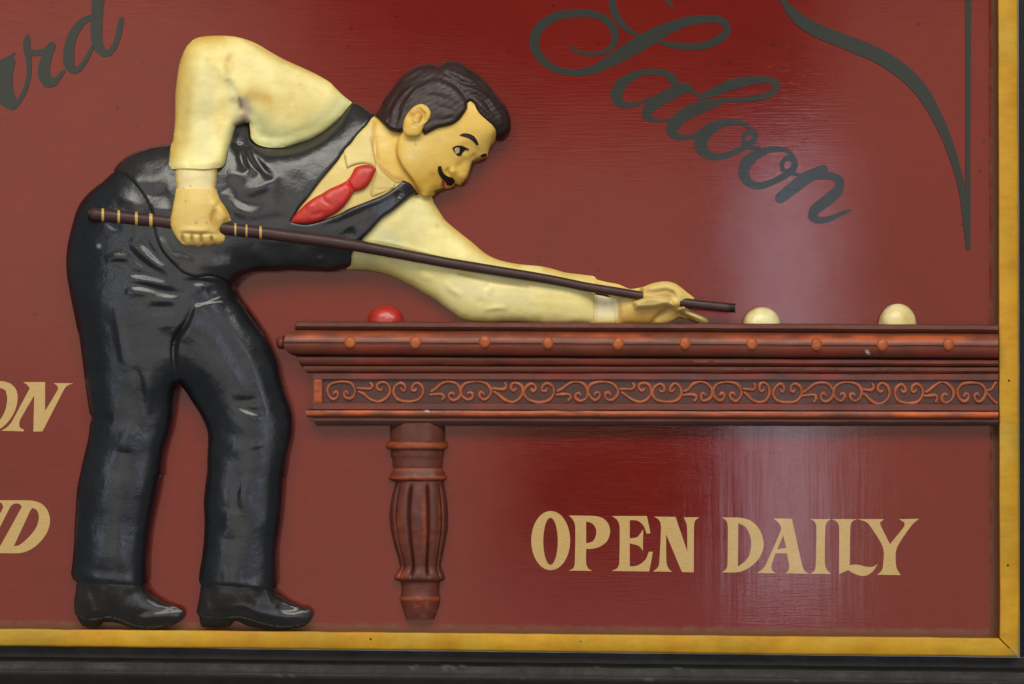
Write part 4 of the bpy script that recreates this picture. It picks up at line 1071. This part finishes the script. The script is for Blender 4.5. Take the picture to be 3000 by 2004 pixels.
S_fh = [
    (Z('F', (1100, 440), (1250, 465), (1420, 470), (1480, 490)), -6, 5),
    (Z('F', (1080, 405), (1250, 415), (1400, 400), (1470, 450), (1500, 520)), -4, 6),
    (Z('F', (1150, 380), (1300, 350), (1420, 350), (1520, 420), (1560, 520)), 12, 14),
    (Z('F', (1030, 530), (1200, 490), (1400, 520)), 8, 13),
    (Z('F', (1420, 490), (1450, 560)), -5, 5), (Z('F', (1490, 540)), 6, 9),
    (Z('F', (1000, 640), (1150, 620), (1280, 590), (1380, 570), (1480, 620)), 4, 10),
    (Z('F', (1200, 775), (1280, 680), (1380, 600), (1450, 620)), -9, 7),
    (Z('F', (1260, 740), (1380, 660), (1460, 650)), -4, 12),
    (Z('F', (1500, 640), (1600, 700), (1720, 750)), -8, 5),
    (Z('F', (1540, 605), (1640, 655), (1750, 705), (1850, 750)), 22, 11),
    (Z('F', (1480, 620), (1560, 570), (1600, 540)), -7, 5),
    (Z('F', (1650, 610), (1740, 620), (1790, 640)), 3, 5),
    (Z('F', (840, 530), (838, 760)), -5, 5),
]
SKIN = (0.68, 0.43, 0.075)
P_kn = Z('F', (1100, 340), (1350, 270), (1560, 330), (1730, 480), (1650, 590), (1500, 640), (1400, 560), (1240, 585), (1030, 600), (1005, 530), (1110, 485), (1092, 420))
def h_fh(q): return body(q) - 8 + plate(q, P_kn, 27, 16) + strokes(q, S_fh) + lumps(q, 1.0, 25, 10)
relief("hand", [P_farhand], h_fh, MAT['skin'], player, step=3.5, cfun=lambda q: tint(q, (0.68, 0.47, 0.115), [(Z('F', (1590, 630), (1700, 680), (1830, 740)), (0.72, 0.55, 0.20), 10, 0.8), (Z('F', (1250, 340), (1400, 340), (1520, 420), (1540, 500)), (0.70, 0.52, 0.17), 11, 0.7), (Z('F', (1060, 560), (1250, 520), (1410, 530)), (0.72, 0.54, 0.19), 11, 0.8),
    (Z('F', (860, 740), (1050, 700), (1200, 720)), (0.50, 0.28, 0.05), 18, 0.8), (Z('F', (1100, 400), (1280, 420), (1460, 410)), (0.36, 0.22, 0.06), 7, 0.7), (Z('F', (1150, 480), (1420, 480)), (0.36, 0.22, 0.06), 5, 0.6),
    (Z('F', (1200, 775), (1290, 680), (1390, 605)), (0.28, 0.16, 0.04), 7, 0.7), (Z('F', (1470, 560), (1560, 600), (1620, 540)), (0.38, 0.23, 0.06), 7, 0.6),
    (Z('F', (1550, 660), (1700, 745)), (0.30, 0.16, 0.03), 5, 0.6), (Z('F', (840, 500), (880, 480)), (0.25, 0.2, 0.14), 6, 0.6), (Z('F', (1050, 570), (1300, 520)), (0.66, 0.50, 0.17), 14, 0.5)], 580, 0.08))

# ---- head
S_face = [
    (Z('B', (1140, 1010), (1080, 1090), (1000, 1220), (960, 1265)), 10, 14), (Z('B', (1000, 1040), (930, 1110), (880, 1120)), -5, 12), (Z('B', (950, 1220)), 4, 13), (Z('B', (870, 1170)), 6, 10),
    (Z('B', (830, 1130), (815, 1170), (840, 1205)), -5, 5), (Z('B', (950, 975)), -4, 15), (Z('B', (1040, 1010), (1080, 1060)), -4, 10),
    (Z('B', (930, 870), (1040, 880), (1120, 960)), 4, 12), (Z('B', (1150, 760)), 3, 40), (Z('B', (560, 1000)), 4, 45),
    (Z('B', (700, 1180), (690, 1240), (740, 1290)), -3, 10), (Z('B', (640, 1340)), 4, 14), (Z('B', (700, 1320), (750, 1325)), -3, 7),
    (Z('B', (1120, 1045), (1200, 1010)), 3, 8), (Z('B', (220, 900), (240, 1100)), 3, 16), (Z('B', (150, 800), (160, 1000), (200, 1100)), -4, 7),
]
def h_head(q): return body(q) + strokes(q, S_face) + plate(q, P_face, 14, 10) - 2 + lumps(q, 1.0, 40, 11)
relief("head", [P_head], h_head, MAT['skin'], player, step=3.5, cfun=lambda q: tint(q, (0.73, 0.475, 0.088), [
    (Z('B', (540, 950)), (0.72, 0.55, 0.18), 32, 0.8), (Z('B', (600, 880), (800, 850)), (0.70, 0.52, 0.15), 20, 0.5), (Z('B', (480, 1030)), (0.74, 0.60, 0.28), 9, 0.6),
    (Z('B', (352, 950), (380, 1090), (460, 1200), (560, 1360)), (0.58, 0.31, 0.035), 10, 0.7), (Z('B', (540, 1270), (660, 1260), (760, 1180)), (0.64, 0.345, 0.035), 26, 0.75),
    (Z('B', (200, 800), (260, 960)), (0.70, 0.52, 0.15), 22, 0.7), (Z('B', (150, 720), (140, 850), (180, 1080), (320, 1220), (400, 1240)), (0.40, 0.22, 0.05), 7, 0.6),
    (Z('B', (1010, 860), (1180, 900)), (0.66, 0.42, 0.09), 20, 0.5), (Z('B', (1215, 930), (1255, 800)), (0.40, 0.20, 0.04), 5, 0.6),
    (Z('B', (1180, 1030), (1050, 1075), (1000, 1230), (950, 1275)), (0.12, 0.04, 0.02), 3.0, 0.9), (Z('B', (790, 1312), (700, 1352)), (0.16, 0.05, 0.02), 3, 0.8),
    (Z('B', (830, 1140), (830, 1200)), (0.45, 0.25, 0.04), 5, 0.5), (Z('B', (525, 918)), (0.2, 0.13, 0.05), 3, 0.8)], 590, 0.05))
EARF = Field([P_ear], 14, 2.5)
def h_ear(q): return body(q) + 27 + 15 * EARF(q) + strokes(q, [(Z('B', (500, 620), (560, 600), (600, 640), (590, 690), (530, 720)), -9, 7), (Z('B', (540, 690), (560, 720)), 5, 6), (Z('B', (470, 720), (480, 680), (520, 640)), -5, 6), (Z('B', (520, 710), (505, 760)), -5, 5)])
relief("ear", [P_ear], h_ear, MAT['skin'], player, step=3, foot=40, cfun=lambda q: tint(q, (0.67, 0.43, 0.08), [(Z('B', (490, 640), (560, 610), (600, 650), (550, 700)), (0.38, 0.19, 0.03), 8, 0.65), (Z('B', (530, 720)), (0.70, 0.55, 0.2), 8, 0.6)], 595, 0.05))
S_hair = [
    (Z('B', (750, 330), (860, 360), (940, 430), (990, 510), (1005, 560)), -9, 7),
    (Z('B', (640, 345), (520, 390), (430, 480), (370, 580), (350, 700)), -7, 6),
    (Z('B', (720, 370), (560, 400), (460, 500), (400, 620), (370, 760)), 4, 7),
    (Z('B', (560, 345), (420, 450), (330, 570), (290, 680)), 4, 7), (Z('B', (480, 360), (370, 460), (290, 600), (270, 740)), -5, 5),
    (Z('B', (620, 250), (450, 330), (330, 460), (240, 620)), -4, 8), (Z('B', (740, 200), (800, 260), (900, 320), (1000, 400)), -5, 7),
    (Z('B', (780, 230), (900, 270), (1030, 330), (1100, 360)), 4, 7), (Z('B', (900, 330), (1040, 370), (1110, 360)), -5, 5),
    (Z('B', (960, 380), (1080, 430), (1180, 500)), 5, 7), (Z('B', (1010, 460), (1090, 470), (1170, 530), (1230, 620)), -5, 5),
    (Z('B', (1030, 500), (1120, 560), (1210, 650), (1270, 760)), 4, 7), (Z('B', (1000, 240), (1120, 360), (1240, 500), (1320, 680)), -4, 7),
    (Z('B', (1090, 560), (1180, 650), (1260, 740)), -4, 4), (Z('B', (1200, 480), (1290, 620), (1320, 760)), 4, 8),
    (Z('B', (600, 440), (740, 430), (860, 470), (930, 540)), 3, 8), (Z('B', (560, 480), (700, 470), (840, 520)), -2.5, 5), (Z('B', (700, 560), (820, 590), (920, 640)), -2.5, 5),
    (Z('B', (690, 700), (800, 690), (920, 660)), -3, 5), (Z('B', (700, 640), (830, 640), (940, 600)), 2, 7), (Z('B', (620, 800), (700, 740), (800, 730)), 2, 7),
    (Z('B', (400, 600), (350, 680), (340, 780)), -4, 4), (Z('B', (440, 520), (380, 640), (360, 740)), -3, 3.5),
]
P_side = Z('B', (200, 740), (330, 560), (450, 420), (620, 340), (780, 330), (880, 370), (960, 450), (1005, 560), (960, 680), (800, 780), (560, 880), (300, 840))
S_hair = [(p, a * 0.75, w_ * 1.1) for p, a, w_ in S_hair]
def h_hair(q): return body(q) + 22 + strokes(q, S_hair) + plate(q, P_side, 5, 14) + rounding(q, P_hair, 12, 12) + lumps(q, 1.0, 30, 12) + 0.3 * np.sin((q[:, 0] * 0.6 + q[:, 1]) * 0.35 + 3 * vnoise(q[:, 0] / 50, q[:, 1] / 50, 77))
relief("hair", [P_hair], h_hair, MAT['hair'], player, step=3.2, cfun=lambda q: tint(q, (0.022, 0.010, 0.0075), [(Z('B', (700, 600), (850, 520)), (0.036, 0.023, 0.018), 60, 0.6), (Z('B', (250, 600), (450, 300), (700, 220)), (0.028, 0.010, 0.007), 25, 0.7)], 600, 0.25, 20))
def face_mark(name, pts, mat, off=1.4, parent=None, step=2.5, f=h_head):
    return relief(name, [pts], lambda q: f(q) + off, MAT[mat], parent or player, step=step, foot=lambda q: f(q) - 2)
face_mark("eyebrow", Z('B', (928, 836), (960, 818), (1010, 820), (1060, 842), (1090, 882), (1106, 920), (1086, 926), (1060, 896), (1020, 866), (970, 848)), 'line', 2.2)
face_mark("eyebrow", Z('B', (1115, 1024), (1150, 1004), (1182, 1006), (1178, 1022), (1140, 1034)), 'line', 2.2)
eye = face_mark("eye", Z('B', (870, 955), (900, 938), (950, 940), (1000, 958), (980, 970), (955, 985), (945, 1015), (912, 1015), (890, 995)), 'white', 1.2)
face_mark("eyelid", Z('B', (862, 952), (895, 932), (950, 932), (1018, 962), (1000, 974), (950, 950), (900, 946), (880, 962), (892, 990), (884, 994)), 'line', 2.4, eye)
face_mark("iris", Z('B', (930, 944), (965, 944), (992, 958), (970, 982), (957, 995), (947, 1021), (912, 1022), (895, 1004), (915, 1000), (930, 988), (930, 968)), 'line', 2.4, eye)
face_mark("moustache", Z('B', (733, 1120), (760, 1117), (768, 1150), (785, 1185), (820, 1213), (868, 1228), (886, 1255), (870, 1285), (840, 1299), (810, 1292), (800, 1262), (768, 1236), (744, 1200), (730, 1160)), 'line', 3.0)
face_mark("lips", Z('B', (766, 1238), (800, 1262), (796, 1290), (786, 1308), (760, 1302)), 'lip', 1.8)

# ---- near arm
def arm(q):
    l = np.mean([np.sqrt(np.maximum(LIFT.raw(q + np.array(d)), 0)) for d in ((-24, 0), (24, 0), (0, 24), (0, -24), (17, 17), (-17, 17), (17, -17), (-17, -17))], 0)
    return 30 + 125 * l + 110 * ARM(q)
S_sl = [
    (Z('A', (560, 470), (600, 550), (650, 620)), -7, 11), (Z('A', (640, 270), (590, 330), (575, 400), (570, 470)), -6, 14),
    (Z('A', (400, 330), (470, 360), (540, 430), (600, 520)), 6, 18), (Z('A', (620, 600), (680, 650), (720, 740), (680, 810)), -9, 20),
    (Z('A', (700, 600), (800, 640), (900, 640)), -5, 26), (Z('A', (350, 350), (330, 700), (330, 1050)), 4, 30), (Z('A', (230, 350), (220, 700), (200, 1050)), -3, 20),
    (Z('A', (590, 620), (640, 700)), -4, 10), (Z('A', (480, 900), (470, 1050)), -3, 14), (Z('A', (530, 560), (520, 800), (520, 1000)), 3, 18),
    (Z('A', (150, 1120), (260, 1125), (400, 1120), (530, 1105)), 3, 8), (Z('A', (250, 1140), (290, 1100)), -3, 7), (Z('A', (700, 250), (900, 330), (1200, 450), (1380, 580)), 3, 30),
]
P_up = Z('A', (600, 250), (570, 400), (650, 620), (750, 760), (740, 1000), (1100, 1050), (1600, 650), (1300, 400), (800, 150))
def h_sl(q): return arm(q) + strokes(q, S_sl) - plate(q, P_up, 3, 50) + lumps(q, 1.6, 60, 13)
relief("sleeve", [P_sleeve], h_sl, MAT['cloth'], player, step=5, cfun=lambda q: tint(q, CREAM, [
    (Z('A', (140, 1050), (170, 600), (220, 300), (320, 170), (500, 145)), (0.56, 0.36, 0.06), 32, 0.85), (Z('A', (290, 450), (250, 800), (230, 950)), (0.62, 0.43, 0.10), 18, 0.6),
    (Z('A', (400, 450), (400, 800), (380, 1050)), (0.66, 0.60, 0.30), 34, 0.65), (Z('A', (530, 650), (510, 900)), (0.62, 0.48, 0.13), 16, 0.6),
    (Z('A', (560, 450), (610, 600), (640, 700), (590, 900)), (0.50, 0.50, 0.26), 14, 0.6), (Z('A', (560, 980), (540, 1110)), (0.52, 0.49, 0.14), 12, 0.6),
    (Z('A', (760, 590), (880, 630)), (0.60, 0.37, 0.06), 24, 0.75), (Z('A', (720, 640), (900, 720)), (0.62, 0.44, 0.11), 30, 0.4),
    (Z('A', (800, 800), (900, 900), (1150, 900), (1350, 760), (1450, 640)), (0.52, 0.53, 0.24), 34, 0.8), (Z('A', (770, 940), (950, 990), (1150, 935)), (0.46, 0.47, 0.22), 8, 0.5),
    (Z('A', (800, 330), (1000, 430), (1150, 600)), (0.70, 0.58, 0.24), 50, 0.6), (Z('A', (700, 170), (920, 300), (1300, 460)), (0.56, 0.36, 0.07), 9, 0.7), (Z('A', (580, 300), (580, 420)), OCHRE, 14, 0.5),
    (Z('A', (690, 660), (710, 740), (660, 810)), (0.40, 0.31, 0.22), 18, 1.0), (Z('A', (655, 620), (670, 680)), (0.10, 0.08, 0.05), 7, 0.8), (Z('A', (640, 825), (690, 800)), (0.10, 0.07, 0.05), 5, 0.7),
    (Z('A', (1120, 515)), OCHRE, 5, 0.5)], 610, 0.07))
relief("cuff", [P_cuff], lambda q: arm(q) - 7 + rounding(q, P_cuff, 4, 6) + lumps(q, 0.8, 30, 14), MAT['cloth'], player, step=4, foot=30, cfun=lambda q: tint(q, (0.70, 0.58, 0.27), [(Z('C', (955, 260), (965, 420)), (0.60, 0.42, 0.10), 9, 0.7), (Z('C', (1262, 260), (1250, 420)), (0.58, 0.40, 0.09), 9, 0.7), (Z('C', (1010, 400)), (0.12, 0.1, 0.06), 4, 0.8), (Z('C', (1065, 380)), (0.14, 0.1, 0.06), 3, 0.8), (Z('C', (960, 432), (1250, 432)), (0.22, 0.13, 0.05), 3, 0.8), (Z('C', (1190, 310)), (0.55, 0.56, 0.38), 10, 0.5)], 615, 0.06))
S_hd = [
    (Z('C', (1000, 752), (1010, 800), (1018, 830)), -8, 4.5), (Z('C', (1075, 752), (1078, 800), (1085, 835)), -8, 4.5), (Z('C', (1145, 752), (1150, 800), (1158, 835)), -8, 4.5), (Z('C', (1225, 760), (1230, 800), (1240, 830)), -8, 4.5),
    (Z('C', (960, 745), (1040, 742), (1110, 748), (1200, 745), (1290, 755)), -5, 5), (Z('C', (985, 720), (1060, 715), (1140, 720), (1210, 715)), 4, 9),
    (Z('C', (1250, 560), (1240, 640), (1280, 700)), -7, 9), (Z('C', (1290, 520), (1330, 600), (1340, 640)), 7, 12), (Z('C', (1270, 480), (1230, 540)), 4, 12),
    (Z('C', (1300, 690), (1310, 740)), -4, 6), (Z('C', (970, 560), (1100, 560), (1200, 560)), 2, 40),
]
def h_hand(q): return arm(q) + 4 + strokes(q, S_hd) + lumps(q, 0.8, 25, 15)
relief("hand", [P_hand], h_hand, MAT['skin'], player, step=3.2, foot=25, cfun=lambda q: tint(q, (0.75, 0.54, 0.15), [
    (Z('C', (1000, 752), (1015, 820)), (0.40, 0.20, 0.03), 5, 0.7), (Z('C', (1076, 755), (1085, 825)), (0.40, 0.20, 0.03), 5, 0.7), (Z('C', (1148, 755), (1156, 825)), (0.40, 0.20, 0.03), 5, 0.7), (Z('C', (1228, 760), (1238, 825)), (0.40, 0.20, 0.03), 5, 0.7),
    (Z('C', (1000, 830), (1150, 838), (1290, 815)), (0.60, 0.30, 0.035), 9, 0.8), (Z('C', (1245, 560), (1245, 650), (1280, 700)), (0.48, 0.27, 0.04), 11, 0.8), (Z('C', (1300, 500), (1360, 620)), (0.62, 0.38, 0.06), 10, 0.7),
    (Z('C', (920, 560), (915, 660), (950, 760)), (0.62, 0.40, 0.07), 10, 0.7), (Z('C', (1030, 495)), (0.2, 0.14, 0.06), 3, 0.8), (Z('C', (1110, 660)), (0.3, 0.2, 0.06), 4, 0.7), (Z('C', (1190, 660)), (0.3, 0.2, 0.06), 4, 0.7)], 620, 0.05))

# ================================================================ cue
cue_pts = [(263, 626, 19, 92), (494, 651, 20, 121), (663, 670, 19, 124), (800, 686, 18.5, 118), (1039, 719, 17.5, 105), (1300, 768, 15.5, 88), (1600, 817, 14, 71), (1728, 842, 13.5, 62), (1871, 865, 13, 56), (2029, 890, 14, 58), (2152, 903, 14, 58)]
cue = empty("cue", world(np.array(2152.), np.array(903.), np.array(66.)).tolist())
tag(cue, "long dark wooden cue with yellow bands on its butt, gripped by the player", "cue")
def cue_at():
    P, e = smooth_loop(cue_pts, 8, closed=False, corner=80)
    return P, e[:, 0], e[:, 1]
def cue_tube(name, x0, x1, grow, mat, parent, seed, squash=0.85):
    P, r, h = cue_at()
    m = (P[:, 0] >= x0 - 8) & (P[:, 0] <= x1 + 8)
    xs = np.linspace(x0, x1, max(4, int((x1 - x0) / 8)))
    py = np.interp(xs, P[:, 0], P[:, 1]); pr = np.interp(xs, P[:, 0], r) + grow; ph = np.interp(xs, P[:, 0], h)
    n = 18; V, F = [], []
    for i, x in enumerate(xs):
        end = min(i, len(xs) - 1 - i)
        rr = pr[i] * (0.86 if end == 0 else 1.0) if grow == 0 else pr[i]
        wob = 0.5 * vnoise(np.array([x / 40.]), np.array([1.0]), seed)[0]
        for k in range(n):
            a = 2 * math.pi * k / n
            V.append((x, py[i] + wob + rr * math.cos(a), ph[i] + rr * squash * math.sin(a)))
    for i in range(len(xs) - 1):
        for k in range(n):
            F.append((i * n + k, i * n + (k + 1) % n, (i + 1) * n + (k + 1) % n, (i + 1) * n + k))
    F.append(tuple(range(n))[::-1]); F.append(tuple((len(xs) - 1) * n + k for k in range(n)))
    V = np.array(V)
    return make(name, world(V[:, 0], V[:, 1], V[:, 2]), F, MAT[mat], parent, sharp=50)
cue_tube("shaft", 263, 2138, 0, 'cue', cue, 700)
cue_tube("tip", 2137, 2154, -0.4, 'line', cue, 701)
cue_tube("butt_cap", 258, 266, -0.8, 'line', cue, 702)
for u, v, wd in ((395, 575, 11), (517, 590, 11), (652, 620, 12), (763, 640, 14), (1410, 720, 8), (1495, 735, 8), (1603, 750, 10)):
    x = 150 + u / ZF['C'][2]
    cue_tube("band", x - wd * 0.33, x + wd * 0.33, 0.5, 'band', cue, 710)
